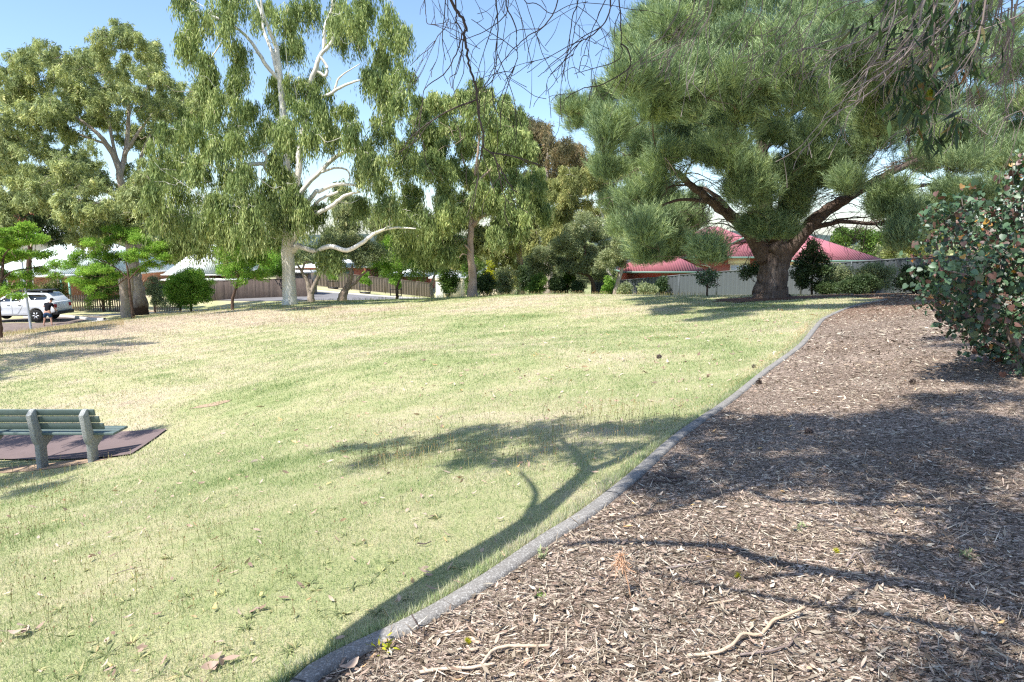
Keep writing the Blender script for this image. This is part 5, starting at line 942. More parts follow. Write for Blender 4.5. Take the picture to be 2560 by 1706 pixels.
m = MB(); m.prism([(gx - 1.45, gz - .03), (gx - 1.2, gz - .03), (gx, gz + .5), (gx + 1.2, gz - .03), (gx + 1.45, gz - .03), (gx, gz + .7)], 'y', gy - 1.0, gy - .905); m.build('gable_trim', M_['gutter'], hs)
m = MB(); m.tube([(xat(1755, 663, 51.5), -.12, zr(663, 51.5)), (xat(1778, 667, 51.5), -.12, zr(667, 51.5)), (xat(1781, 690, 51.5), -.12, zr(700, 51.5))], .045, 6); m.build('downpipe', M_['cream'], hs)
m = MB(); m.tube([(xat(2013, 600, 54), 2.2, zr(632, 54)), (xat(2013, 600, 54), 2.2, zr(602, 54))], .05, 8); m.build('vent_pipe', M_['galv'], hs)
# left house with pale roof
def simple_house(name, label, pxs, Y_, eave, ridge, depth, wm, rm, gm, wins=(), ground=None, rz=0):
    x0, x1 = W(pxs[0], eave, Y_)[0], W(pxs[1], eave, Y_)[0]; g = h1((x0 + x1) / 2, Y_); ze = W(1280, eave, Y_)[2]; zr_ = W(1280, ridge, Y_ + depth / 2)[2]
    cx = (x0 + x1) / 2; ww = [(u0 - cx, u1 - cx, v0 - g, v1 - g, -.03, fm, pm) for u0, u1, v0, v1, fm, pm in [(W(a, 700, Y_)[0], W(b_, 700, Y_)[0], W(1280, d_, Y_)[2], W(1280, c_, Y_)[2], fm, pm) for a, b_, c_, d_, fm, pm in wins]]
    return house(name, label, (cx, Y_, g), rz, [(x0 - cx, x1 - cx, 0, depth, ze - g, zr_ - ze, 0)], wm, rm, gm, ww)
h_ = simple_house('brick_house', 'low brown brick house with very pale corrugated roof behind the ute', (-40, 262), 59, 690, 592, 13, M_['brick2'], M_['greenroof'], M_['white'], [(52, 84, 694, 722, M_['white'], M_['curtain']), (-20, 20, 696, 722, M_['white'], M_['tealglass'])])
# veranda posts and screen
m = MB(); x = W(172, 700, 57)[0] - h_.location.x; 
for px in (152, 172): x = W(px, 700, 57.2)[0] - h_.location.x; m.box(x - .06, x + .06, -1.86, -1.74, -1, W(1280, 693, 57.2)[2] - h_.location.z)
m.build('veranda_posts', plain('green_post', (.22, .42, .36), .5), h_)
m = MB(); x0 = W(140, 700, 57.2)[0] - h_.location.x; x1 = W(178, 700, 57.2)[0] - h_.location.x; z = W(1280, 691, 57.2)[2] - h_.location.z; m.box(x0 - 1, x1, -2.0, -.51, z, z + .1); m.build('veranda_roof', M_['greenroof'], h_)
h_ = simple_house('white_roof_house', 'house with bright white roof and brown timber wall beyond the round shrub', (425, 545), 66, 686, 612, 11, M_['darkwood'], M_['whiteroof'], M_['white'])
m2 = MB(); zz = h_.children[0].data.vertices[1].co.z; m2.box(-2, 5.4, -2.8, -.52, zz - .5, zz - .38); m2.build('carport_roof', M_['white'], h_)
m3 = MB(); [m3.box(x_, x_ + .12, -2.6, -2.48, -1, zz - .502) for x_ in (-1.9, 1.6, 5.2)]; m3.build('carport_posts', M_['darkwood'], h_)
simple_house('white_roof_house', 'dark brick house with white roof seen above the tan fence beside the white trunk', (735, 905), 90, 668, 648, 12, M_['brick'], M_['whiteroof'], M_['white'], [(803, 822, 668, 684, M_['tealglass'], M_['tealglass']), (860, 885, 676, 690, M_['tealglass'], M_['tealglass'])])
simple_house('white_roof_house', 'red brick house with pale roof low down behind the right end of the tan fence', (960, 1072), 97, 690, 672, 10, M_['brick'], M_['whiteroof'], M_['white'])
simple_house('cream_house', 'small cream rendered house with a white framed window right of the tan fence', (1087, 1150), 72, 694, 676, 8, M_['cream'], M_['whiteroof'], M_['white'], [(1110, 1125, 697, 735, M_['white'], M_['tealglass'])])
simple_house('white_roof_house', 'white roof glimpsed between the pinkish trunk and the thicket', (1200, 1290), 80, 688, 660, 10, M_['cream'], M_['whiteroof'], M_['white'])
simple_house('red_roof_house', 'far red brick house with white veranda posts at the left edge', (-60, 46), 112, 522, 494, 9, M_['brick'], M_['redroof'], M_['white'], [(12, 30, 535, 548, M_['white'], M_['curtain'])])
simple_house('red_roof_house', 'far red roof peeping between the domed gum branches', (140, 215), 118, 535, 500, 9, M_['brick'], M_['redroof'], M_['white'])
simple_house('white_roof_house', 'far white roofed house above the locust trees', (40, 160), 84, 600, 558, 9, M_['cream'], M_['whiteroof'], M_['white'])
b = on(1100, 55); gp = empty('gate_post', b); tag(gp, 'square white masonry gate post at the end of the tan fence', 'gate post')
m = MB(); m.box(-.28, .28, -.28, .28, -.2, 1.7); m.build('shaft', M_['white'], gp, bevel=.01); m = MB(); m.box(-.34, .34, -.34, .34, 1.7, 1.8); m.build('cap', M_['cream'], gp, bevel=.01)
b = on(757, 66); sh = empty('garden_shed', b); tag(sh, 'small timber shed corner with white flat roof just right of the white trunk', 'shed')
m = MB(); m.box(-1.4, .7, 0, 2.5, -.5, 2.1); m.build('wall', M_['tanfence'], sh); m = MB(); m.box(-1.6, .9, -.2, 2.7, 2.1, 2.28); m.build('roof', M_['white'], sh); m = MB(); m.box(.2, .55, -.03, -.004, .2, 1.95); m.build('door', plain('orange_wood', (.42, .20, .08)), sh)
# ------------------------------------------------------------------ BENCH (seen from behind)
Fg = G(230, 1155); pz = h1(Fg[0], Fg[1])
rz = .0; bo = (Fg[0], Fg[1], pz); bench = empty('park_bench', bo, rz); tag(bench, 'park bench with dull green slats on pale pebbled concrete supports, seen from behind', 'bench')
S_ = .82
def yp(z): return z
for k in range(4):
    x = -.82 * k; m = MB(); m.prism([(-.05, -.2), (.13, -.2), (.13, .22), (.42, .395), (.42, .425), (-.06, .425), (-.06, .30), (-.05, .28)], 'x', x - .04, x + .04)
    # upper curved back rest arm
    m2 = MB(); m2.prism([(-.055, .29), (.20, .36), (.09, .432), (.045, .52), (.0, .70), (-.03, .88), (-.085, .87), (-.17, .80), (-.14, .62), (-.12, .45), (-.10, .37)], 'x', x - .0405, x + .0405)
    s = m.build('support', M_['benchconc'], bench, bevel=.012); m2.build('back_arm', M_['benchconc'], s, bevel=.012)
for j, (yy, zz) in enumerate([(.10, .445), (.245, .447), (.39, .449)]):
    m = MB(); m.box(-3.0, .36, yy - .062, yy + .062, zz - .02, zz + .02); m.build('seat_slat', M_['slat'], bench, bevel=.006)
for j, zz in enumerate((.565, .685, .805)):
    m = MB(); yc = .085 - (zz - .5) * .25; dy = .05 * .25
    m.prism([(yc + dy - .018, zz - .052), (yc + dy + .018, zz - .05), (yc - dy + .018, zz + .054), (yc - dy - .018, zz + .052)], 'x', -3.0, .2 - j * .045 + .0)
    m.build('back_slat', M_['slat'], bench, bevel=.005)
# ------------------------------------------------------------------ POLE
b = on(78, 37.5); po = empty('street_pole', b, 0); tag(po, 'slim grey galvanised pole standing on the kerb corner before the ute', 'pole')
m = MB(); m.lathe([(.075, -.1), (.075, .02), (.066, .05), (.062, 2.0), (.055, 4.2), (.0, 4.22)], 0, 0, 14); m.build('shaft', M_['galv'], po, True); po.rotation_euler = (0, R(-2.0), 0)
# ------------------------------------------------------------------ UTE (faces left)
cpx = on(58, 43.6); car = empty('utility_vehicle', cpx + [0, 0, .03], R(1)); tag(car, 'white dual cab ute with canopy, dark windows and roof rack parked nose left', 'ute')
X = lambda x: x
def arch(cx, r, z0, n=9): return [(cx + r * math.cos(a), z0 + r * math.sin(a)) for a in np.linspace(0, math.pi, n)][::-1]
rw, fw = 1.45, -1.6   # wheel centres
low = [(2.62, .62), (2.66, .78), (2.60, 1.22), (2.56, 1.27)] + [(-1.05, 1.22), (-1.15, 1.16), (-2.35, 1.04), (-2.55, .92), (-2.62, .60), (-2.52, .42)]
bot = [(-2.2, .40)] + [(x, z) for x, z in arch(fw, .46, .40)] + [(x, z) for x, z in arch(rw, .46, .42)] + [(2.1, .50)]
out = low + bot
def shell(poly, w0, w1, z0, z1, extra=0):
    m = MB(); n = len(poly); V = []
    wv = lambda z: w0 + (w1 - w0) * min(1, max(0, (z - z0) / (z1 - z0)))
    for sgn in (-1, 1):
        for x, z in poly: V.append((x, sgn * wv(z), z))
    m.add(V, [list(range(n)), list(range(n, 2 * n))[::-1]] + [(i, n + i, n + (i + 1) % n, (i + 1) % n) for i in range(n)]); return m
shell(out, .88, .90, .4, 1.0).build('body', M_['carwhite'], car, bevel=.035)
cab = [(2.55, 1.26), (2.16, 1.74), (2.0, 1.80), (.78, 1.82), (.72, 1.79), (-.05, 1.78), (-.35, 1.74), (-1.12, 1.22)]
shell(cab, .865, .68, 1.2, 1.8).build('cabin', M_['carwhite'], car, bevel=.03)
def side_pane(name, poly, mat, prt=car):
    for sgn in (-1, 1):
        m = MB(); f = lambda z: sgn * (.865 + (.68 - .865) * (z - 1.2) / .6); V = [(x, f(z) + sgn * .006, z) for x, z in poly] + [(x, f(z) - sgn * .03, z) for x, z in poly]; n = len(poly)
        m.add(V, [list(range(n)), list(range(n, 2 * n))[::-1]] + [(i, (i + 1) % n, n + (i + 1) % n, n + i) for i in range(n)]); m.build(name, mat, prt)
side_pane('window', [(-.85, 1.28), (-.28, 1.66), (-.12, 1.70), (-.08, 1.29)], M_['carglass'])
side_pane('window', [(-.02, 1.29), (-.04, 1.70), (.52, 1.70), (.60, 1.62), (.56, 1.42), (.40, 1.32)], M_['carglass'])
side_pane('window', [(.90, 1.72), (1.98, 1.73), (2.14, 1.62), (2.16, 1.48), (2.02, 1.40), (1.18, 1.38)], M_['carglass'])
m = MB(); V = [(-1.14, -.72, 1.24), (-1.14, .72, 1.24), (-.40, .6, 1.72), (-.40, -.6, 1.72)]; m.add(V + [(v[0] - .012, v[1], v[2] + .015) for v in V], [(3,2,1,0), (4,5,6,7), (0,1,5,4), (1,2,6,5), (2,3,7,6), (3,0,4,7)]); m.build('windscreen', M_['carglass'], car)
for cx in (fw, rw):
    for sgn in (-1, 1):
        m = MB(); prof = [(.0, -.11), (.30, -.115), (.37, -.09), (.385, 0), (.37, .09), (.30, .115), (0, .11)]; n = 22
        V = [(cx + r * math.cos(2 * math.pi * j / n), sgn * .80 + y, .385 + r * math.sin(2 * math.pi * j / n)) for r, y in prof for j in range(n)]
        m.add(V, [(i * n + j, i * n + (j + 1) % n, (i + 1) * n + (j + 1) % n, (i + 1) * n + j) for i in range(len(prof) - 1) for j in range(n)])
        wh = m.build('wheel', M_['tyre'], car, True)
        m = MB()
        for k in range(6):
            a = k * math.pi / 3; m.prism([(cx + .05 * math.cos(a - 1) , .385 + .05 * math.sin(a - 1)), (cx + .235 * math.cos(a - .16), .385 + .235 * math.sin(a - .16)), (cx + .235 * math.cos(a + .16), .385 + .235 * math.sin(a + .16)), (cx + .05 * math.cos(a + 1), .385 + .05 * math.sin(a + 1))], 'y', sgn * .918 - .008, sgn * .918 + .008)
        m.build('rim', M_['rim'], wh)
for x in (-.05 - .14, .62 - .12):
    m = MB(); m.box(x - .1, x + .1, -.925, -.895, 1.06, 1.10); m.build('door_handle', M_['black'], car, bevel=.006)
m = MB()
for seg in ([(-1.05, 1.2), (-1.0, .5)], [(.0, 1.22), (.02, .48)], [(.62, 1.25), (.66, 1.0), (.3, .48)], [(-1.0, .48), (.3, .48)]):
    q = smooth_path([(x, -.9, z) for x, z in seg], 3); m.tube(q, .006, 4)
for seg in ([(.7, 1.26), (2.5, 1.26)], [(.62, 1.25), (.64, 1.5), (.78, 1.80)]):
    m.tube([(x, -(.865 + (.68 - .865) * max(0, z - 1.2) / .6) - .003 - (.03 if z < 1.3 else 0), z) for x, z in seg], .008, 4)
m.build('door_seams', M_['black'], car)
m = MB(); m.box(2.5, 2.645, -.88, -.60, .86, 1.12); m.build('tail_light', M_['taillight'], car, bevel=.02)
m = MB(); m.box(2.5, 2.645, .60, .88, .86, 1.12); m.build('tail_light', M_['taillight'], car, bevel=.02)
m = MB(); m.box(2.45, 2.80, -.84, .84, .46, .66); m.build('rear_bumper', M_['black'], car, bevel=.03)
m = MB(); m.box(.3, 2.12, -.55, .55, 1.92, 1.99); [m.box(x, x + .08, -.5, .5, 1.80, 1.92) for x in (.9, 1.7)]; m.build('roof_rack', M_['black'], car, bevel=.01)
m = MB(); [m.box(x, x + .07, -.62, .62, 1.80, 1.86) for x in (-.5 + .3, .35)]; [m.box(x - .02, x + .09, s - .05, s + .05, 1.74, 1.82) for x in (-.2, .35) for s in (-.6, .6)]; m.build('roof_bars', M_['black'], car, bevel=.01)
m = MB(); m.box(-.95, -.80, -1.08, -.88, 1.20, 1.36); m.build('wing_mirror', M_['carwhite'], car, bevel=.03)
m = MB(); m.box(-2.0, 2.0, -.5, .5, .34, .44); m.build('chassis', M_['black'], car)
# ------------------------------------------------------------------ PERSON washing / leaning at the ute
pb = on(121, 41.6); per = empty('person', pb); tag(per, 'person in dark tee, denim shorts and cap bending beside the white ute, back turned', 'person')
def skinned(name, mat, verts, edges, radii, parent, root=0, sub=2):
    me = bpy.data.meshes.new(name); me.from_pydata([tuple(v) for v in verts], edges, []); o = bpy.data.objects.new(name, me); COL.objects.link(o); o.parent = parent
    mo = o.modifiers.new('skin', 'SKIN'); mo.use_smooth_shade = True
    for v, r in zip(me.skin_vertices[0].data, radii): v.radius = (r, r) if np.isscalar(r) else r
    me.skin_vertices[0].data[root].use_root = True
    s = o.modifiers.new('sub', 'SUBSURF'); s.levels = 1; s.render_levels = sub; me.materials.append(mat); return o
bv = [(.03, 0, .90), (.02, .05, 1.05), (0, .12, 1.22), (.02, .20, 1.36), (.07, .25, 1.43), (.11, .30, 1.50), (.14, .32, 1.60),
      (-.12, -.02, .84), (-.17, .0, .47), (-.24, -.06, .09), (-.26, .08, .04),
      (.15, 0, .84), (.20, .03, .47), (.24, -.03, .09), (.28, .10, .04),
      (-.16, .20, 1.36), (-.30, .30, 1.22), (-.43, .42, 1.17), (-.50, .47, 1.17),
      (.20, .20, 1.34), (.27, .30, 1.10), (.24, .46, .95), (.22, .52, .92)]
be = [(0,1),(1,2),(2,3),(3,4),(4,5),(5,6),(0,7),(7,8),(8,9),(9,10),(0,11),(11,12),(12,13),(13,14),(3,15),(15,16),(16,17),(17,18),(3,19),(19,20),(20,21),(21,22)]
br = [(.14,.11),(.135,.10),(.16,.11),(.15,.10),.055,.085,.09,.085,.06,.036,.03,.085,.06,.036,.03,.06,.045,.034,.035,.06,.045,.034,.035]
skinned('body', M_['skin'], bv, be, br, per)
skinned('shirt', M_['shirt'], [(.03,0,.86),(.02,.05,1.05),(0,.12,1.22),(.02,.20,1.36),(.06,.235,1.41),(-.17,.20,1.36),(-.27,.27,1.25),(.21,.20,1.34),(.26,.28,1.16)], [(0,1),(1,2),(2,3),(3,4),(3,5),(5,6),(3,7),(7,8)], [(.165,.14),(.165,.135),(.19,.14),(.17,.12),.07,.085,.07,.085,.07], per)
skinned('shorts', M_['denim'], [(.03,0,.92),(.03,0,.84),(-.12,-.02,.78),(-.165,.0,.52),(.15,0,.78),(.195,.03,.52)], [(0,1),(1,2),(2,3),(1,4),(4,5)], [(.17,.14),(.16,.14),.12,.095,.12,.095], per, 1)
m = MB(); m.lathe([(.108, 1.575), (.115, 1.61), (.105, 1.67), (.06, 1.71), (.0, 1.72)], .14, .325, 14); m.box(.17, .30, .34, .44, 1.60, 1.615); m.build('cap', M_['hair'], per, True)
for sx, hx in ((-1, (-.52, .49, 1.17)), (1, (.22, .545, .915))):
    f = MB(); h = np.array(hx)
    for k, (dx, l) in enumerate(((-.026, .07), (-.009, .078), (.009, .074), (.026, .06))): f.tube(smooth_path([h + [0, 0, dx], h + [-.03 * (sx < 0), .03, dx], h + [-.05 * (sx < 0), .03 + l * .4, dx - .02]], 2), [.009] * 5, 5)
    f.tube([h + [0, -.01, .03], h + [0, .03, .05]], .01, 5); f.build('fingers', M_['skin'], per, True)
# ------------------------------------------------------------------ ground detail: grass, chips, litter
rs = np.random.RandomState(200)
def wedge(n, r0, r1, p, a0=-.86, a1=.86):
    """points in front of the camera, areal density falling off as r^-p"""
    u = rs.uniform(0, 1, n); e = 2 - p; r = (r0 ** e + u * (r1 ** e - r0 ** e)) ** (1 / e) if abs(e) > 1e-6 else r0 * (r1 / r0) ** u
    a = rs.uniform(a0, a1, n); return r * np.sin(a), r * np.cos(a), r
pc = np.array([q[:2] for q in padc])
def in_pad(x, y):
    s = np.ones(len(x), bool)
    for i in range(4):
        a, b_ = pc[i], pc[(i + 1) % 4]; s &= ((b_[0] - a[0]) * (y - a[1]) - (b_[1] - a[1]) * (x - a[0])) * SGN > 0
    return s
SGN = 1; SGN = 1 if in_pad(np.array([pc[:, 0].mean()]), np.array([pc[:, 1].mean()]))[0] else -1
bpatch = [G(120, 1168), G(535, 1012)]
def lawn_ok(x, y, m=.085):
    ok = (x < KX(y) - m) & ~in_pad(x, y)
    ok &= ((x - bpatch[0][0]) / 1.2) ** 2 + ((y - bpatch[0][1]) / .25) ** 2 > 1
    ok &= (((x - PINE[0] - .1) / 2.4) ** 2 + ((y - PINE[1] + .4) / 1.2) ** 2 > 1)
    return ok
def far_ok(x, y):
    px = 1280 + x / y * F; return ~((px < 260) & (y > 38)) & (y < 62)
def nz(x, y, s, k):
    return np.sin(x * s + k) * np.sin(y * s * 1.13 + 2 * k) + .6 * np.sin((x + y) * s * 1.9 + k * 3) * np.sin((x - y) * s * 2.3 + k)
def blades(name, x, y, r, hgt, wid, mat, rnd, lean=.5):
    z = H(x, y); k = len(x); a = rs.uniform(0, 6.283, k); dx, dy = np.cos(a), np.sin(a); ln = np.abs(rs.randn(k)) * lean * hgt; b_ = rs.uniform(0, 6.283, k)
    V = np.stack([np.stack([x - dx * wid / 2, y - dy * wid / 2, z - .004], 1), np.stack([x + dx * wid / 2, y + dy * wid / 2, z - .004], 1), np.stack([x + np.cos(b_) * ln, y + np.sin(b_) * ln, z + hgt], 1)], 1).reshape(-1, 3)
    return mesh_np(name, V, np.arange(3 * k), np.arange(k) * 3, np.full(k, 3), mat, None, np.repeat(rnd, 3))
x, y, r = wedge(1150000, 1.9, 46, 1.55); ok = lawn_ok(x, y) & far_ok(x, y)
x, y, r = x[ok], y[ok], r[ok]; tall = np.clip(.5 + .5 * nz(x, y, 1.1, 1.), 0, 1); pt = rs.uniform(0, 1, len(x)) < (.45 + .55 * np.clip(.6 + nz(x, y, 2.7, 2.), 0, 1)); x, y, r, tall = x[pt], y[pt], r[pt], tall[pt]
hg = (.012 + .026 * rs.uniform(.3, 1.2, len(x)) * (.35 + .65 * tall)) * np.clip(.75 + r * .035, .8, 1.5); wd = np.maximum(.0035, .00085 * r) * rs.uniform(.6, 1.3, len(x))
o = blades('grass', x, y, r, hg, wd, M_['blade'], rs.uniform(0, 1, len(x)), .8); o['kind'] = 'stuff'; o['label'] = 'short mown green and straw coloured grass'
# grass edge hanging over the kerb
yy = rs.uniform(2.0, 22, 14000) ** 1.0; yy = 2.0 + (yy - 2) * rs.uniform(0, 1, len(yy)); xx = KX(yy) - .075 - np.abs(rs.randn(len(yy))) * .05; o = blades('grass', xx, yy, yy, rs.uniform(.02, .06, len(yy)), .0045 + .0004 * yy, M_['blade'], rs.uniform(.2, 1, len(yy)), .6); o['kind'] = 'stuff'
# seed stalks: thin stem with brown head
def stalks(x, y, hgt, wsc):
    z = H(x, y); k = len(x); lean = rs.randn(k, 2) * .16 * hgt[:, None]; hd = hgt * .16; a = rs.uniform(0, 3.14, k); ca, sa = np.cos(a), np.sin(a); w_ = .0014 * wsc; hw = .0048 * wsc
    b_ = np.stack([x, y, z], 1); t_ = np.stack([x + lean[:, 0], y + lean[:, 1], z + hgt], 1); s_ = np.stack([ca, sa, 0 * ca], 1); d_ = unit(t_ - b_); u_ = t_ + d_ * hd[:, None]
    V = np.stack([b_ - s_ * w_[:, None], b_ + s_ * w_[:, None], t_ + s_ * w_[:, None], t_ - s_ * w_[:, None], t_, t_ + d_ * hd[:, None] * .5 + s_ * hw[:, None], u_, t_ + d_ * hd[:, None] * .5 - s_ * hw[:, None]], 1).reshape(-1, 3)
    rr = np.stack([np.full(k, .2)] * 2 + [np.full(k, .45)] * 2 + [rs.uniform(.6, 1, k)] * 4, 1).ravel()
    return V, rr, k
xs, ys, hs_, ws = [], [], [], []
for px, py, n, sx, sy, h_ in [(1000,1150,150,60,22,.11),(1100,1135,160,70,22,.11),(1200,1130,120,80,25,.10),(1350,1140,120,80,25,.10),(1480,1060,130,90,22,.10),(1560,1050,120,80,22,.10),(940,1165,80,30,15,.11),(1420,1095,80,90,18,.1),(110,1230,160,70,35,.12),(60,1330,150,70,45,.10),(300,1400,160,170,60,.08),(560,1330,120,160,60,.08),(1700,1045,60,60,20,.09),(300,1140,24,30,12,.10),(1050,1060,80,200,30,.07),(150,1500,120,140,70,.09)]:
    for _ in range(n):
        a_, b_ = px + rs.randn() * sx, py + rs.randn() * sy
        q = ray(a_, b_); t = 4 * (CAMZ + .6) / max(.05, -q[2]) / 4; g = None
        xs.append((a_, b_)); hs_.append(h_ * rs.uniform(.6, 1.2))
def Gv(P):
    """vectorised pixel to ground"""
    P = np.array(P, float); a = (P[:, 0] - CX) / F; b_ = (CY - P[:, 1]) / F; d = np.stack([a, cp + b_ * sp, -sp + b_ * cp], 1); lo = np.full(len(P), 1.0); hi = np.full(len(P), 110.0)
    tt = np.linspace(1, 110, 350); best = np.full(len(P), np.nan); prev = np.ones(len(P))
    for t in tt:
        m_ = np.isnan(best)
        if not m_.any(): break
        zz = H(d[:, 0] * t, d[:, 1] * t); hit = m_ & (CAMZ + d[:, 2] * t < zz); best[hit] = t
    lo = best - (tt[1] - tt[0]); hi = best
    for _ in range(10):
        mid = (lo + hi) / 2; und = CAMZ + d[:, 2] * mid < H(d[:, 0] * mid, d[:, 1] * mid); hi = np.where(und, mid, hi); lo = np.where(und, lo, mid)
    return d * hi[:, None] + [0, 0, CAMZ]
g = Gv(xs); ok = (g[:, 0] < KX(g[:, 1]) - .12) & ~in_pad(g[:, 0], g[:, 1]) & np.isfinite(g[:, 0]); g = g[ok]; hh = np.array(hs_)[ok]
V1, r1, k1 = stalks(g[:, 0], g[:, 1], hh, np.clip(g[:, 1] / 5, 1, 3))
x, y, r = wedge(16000, 24, 47, .2); ok = lawn_ok(x, y) & far_ok(x, y) & (nz(x, y, .35, 4.) + (r - 31) * .07 > .15) & (np.abs(x) < 30) & (x < 9); x, y, r = x[ok], y[ok], r[ok]
V2, r2, k2 = stalks(x, y, rs.uniform(.08, .2, len(x)), r / 11)
x, y, r = wedge(5000, 2.6, 20, 1.2); ok = lawn_ok(x, y, .2) & (nz(x, y, .9, 7.) > .2); x, y, r = x[ok], y[ok], r[ok]
V3, r3, k3 = stalks(x, y, rs.uniform(.04, .1, len(x)), np.clip(r / 6, 1, 3)); k = k1 + k2 + k3
o = mesh_np('grass_seed_heads', np.concatenate([V1, V2, V3]), np.arange(8 * k), np.arange(2 * k) * 4, np.full(2 * k, 4), M_['seed'], None, np.r_[r1, r2, r3]); o['kind'] = 'stuff'
# lawn weeds: small rosettes
xs = [(rs.uniform(0, 1150), rs.uniform(1250, 1700)) for _ in range(130)] + [(1690,1330),(480,1650),(620,1640),(330,1610),(680,1530),(775,1460)]
g = Gv(xs); g = g[(g[:, 0] < KX(g[:, 1]) - .15)]; n_ = 12; c = np.repeat(g, n_, 0); a = rs.uniform(0, 6.28, len(c)); d = unit(np.stack([np.cos(a), np.sin(a), rs.uniform(.1, .8, len(c))], 1)); sz = np.repeat(rs.uniform(.4, 1.25, len(g)), n_)
o = diamonds('lawn_weeds', c, d, unit(np.array([0, 0, 1.]) + rs.randn(len(c), 3) * .3), .055 * sz * rs.uniform(.6, 1.2, len(c)), .008 * sz, rs.uniform(.2, 1, len(c)), M_['gumA'], fold=-.2); o['kind'] = 'stuff'
# wood chips and shredded bark on the bed
def chips(n, r0, r1, p, Lr, Wr, sc, zoff=.012):
    x, y, r = wedge(n, r0, r1, p, -.75, .9); ok = (x > KX(y) + .075) & (x < KX(y) + 16) & (y < 30); x, y, r = x[ok], y[ok], r[ok]; k = len(x)
    a = rs.uniform(0, 6.283, k); tl = rs.randn(k) * .22; d = np.stack([np.cos(a) * np.cos(tl), np.sin(a) * np.cos(tl), np.sin(tl)], 1); nrm = unit(np.array([0, 0, 1.]) + rs.randn(k, 3) * .45)
    s = np.maximum(1, r * sc); c = np.stack([x, y, H(x, y) + rs.uniform(.004, zoff, k) * s ** .4], 1)
    return c, d, nrm, rs.uniform(*Lr, k) * s, rs.uniform(*Wr, k) * s, np.clip(rs.beta(1.6, 1.9, k), 0, 1)
parts_ = [chips(240000, 1.8, 30, 1.35, (.010, .042), (.0025, .009), .125), chips(26000, 1.8, 9, 1.3, (.05, .14), (.0025, .006), .12, .02), chips(22000, 1.8, 14, 1.3, (.03, .07), (.008, .018), .16, .022)]
parts_[0] = tuple(parts_[0])
q = [np.concatenate(z) for z in zip(*parts_)]
o = diamonds('bark_chips', *q, M_['chip'], fold=.05); o['kind'] = 'stuff'; o['label'] = 'layer of shredded bark, wood chips and dry leaves'
# fallen eucalypt leaves on bed and lawn
def leaves(x, y, r, L, Wd, up=.02):
    k = len(x); a = rs.uniform(0, 6.283, k); tl = rs.randn(k) * .3; d = np.stack([np.cos(a) * np.cos(tl), np.sin(a) * np.cos(tl), np.sin(tl)], 1); nrm = unit(np.array([0, 0, 1.]) + rs.randn(k, 3) * .5)
    return np.stack([x, y, H(x, y) + up], 1), d, nrm, L, Wd
def curled(name, c, d, nrm, L, Wd, rnd, mat):
    side = unit(np.cross(d, nrm)); nn = np.cross(side, d); L = L[:, None]; Wd = Wd[:, None]; cu = rs.uniform(-.1, .35, (len(c), 1)); V = []
    for u, w_ in ((0, .12), (.25, .8), (.5, 1.), (.75, .7), (1, .05)):
        for s in (-1, 1): V.append(c + d * L * (u - .5) + side * Wd * .5 * w_ * s + nn * (L * cu * (2 * u - 1) ** 2 + Wd * .18 * (w_)))
    V = np.stack(V, 1).reshape(-1, 3); k = len(c); b_ = np.arange(k)[:, None] * 10; loops = np.concatenate([b_ + [2 * i, 2 * i + 1, 2 * i + 3, 2 * i + 2] for i in range(4)], 1).ravel()
    return mesh_np(name, V, loops, np.arange(4 * k) * 4, np.full(4 * k, 4), mat, None, np.repeat(rnd, 10), True)
x, y, r = wedge(7000, 1.9, 14, 1.4, -.75, .9); ok = (x > KX(y) + .08) & (x < 9); x, y, r = x[ok], y[ok], r[ok]; c, d, nr, _, _ = leaves(x, y, r, 0, 0, .024)
o = curled('leaf_litter', c, d, nr, rs.uniform(.022, .06, len(x)), rs.uniform(.006, .015, len(x)), rs.beta(2.2, 1.6, len(x)), M_['litter']); o['kind'] = 'stuff'
x, y, r = wedge(2600, 2.3, 30, 1.5); ok = lawn_ok(x, y, .1) & (rs.uniform(0, 1, len(x)) < np.clip(1.5 - (KX(y) - x) * .12, .25, 1)); x, y, r = x[ok], y[ok], r[ok]; c, d, nr, _, _ = leaves(x, y, r, 0, 0, .018)
sc = np.clip(r / 6, 1, 2.2); o = curled('leaf_litter', c, d, nr, rs.uniform(.025, .075, len(x)) * sc, rs.uniform(.008, .024, len(x)) * sc, rs.beta(2.6, 1.4, len(x)), M_['litter']); o['kind'] = 'stuff'
# pale dry grass fringe
x, y, r = wedge(26000, 30, 46, .2, -.75, -.52); ok = (y < 41) & (y > 33); o = blades('dry_grass', x[ok], y[ok], r[ok], rs.uniform(.03, .1, ok.sum()), .02, M_['straw'], rs.uniform(0, 1, ok.sum())); o['kind'] = 'stuff'
yy = 5 + 17 * rs.uniform(0, 1, 9000) ** .8; xx = KX(yy) - .09 - np.abs(rs.randn(len(yy))) * .12; o = blades('dry_grass', xx, yy, yy, rs.uniform(.008, .02, len(yy)), .0018 * yy, M_['straw'], rs.uniform(0, 1, len(yy)), 1.2); o['kind'] = 'stuff'
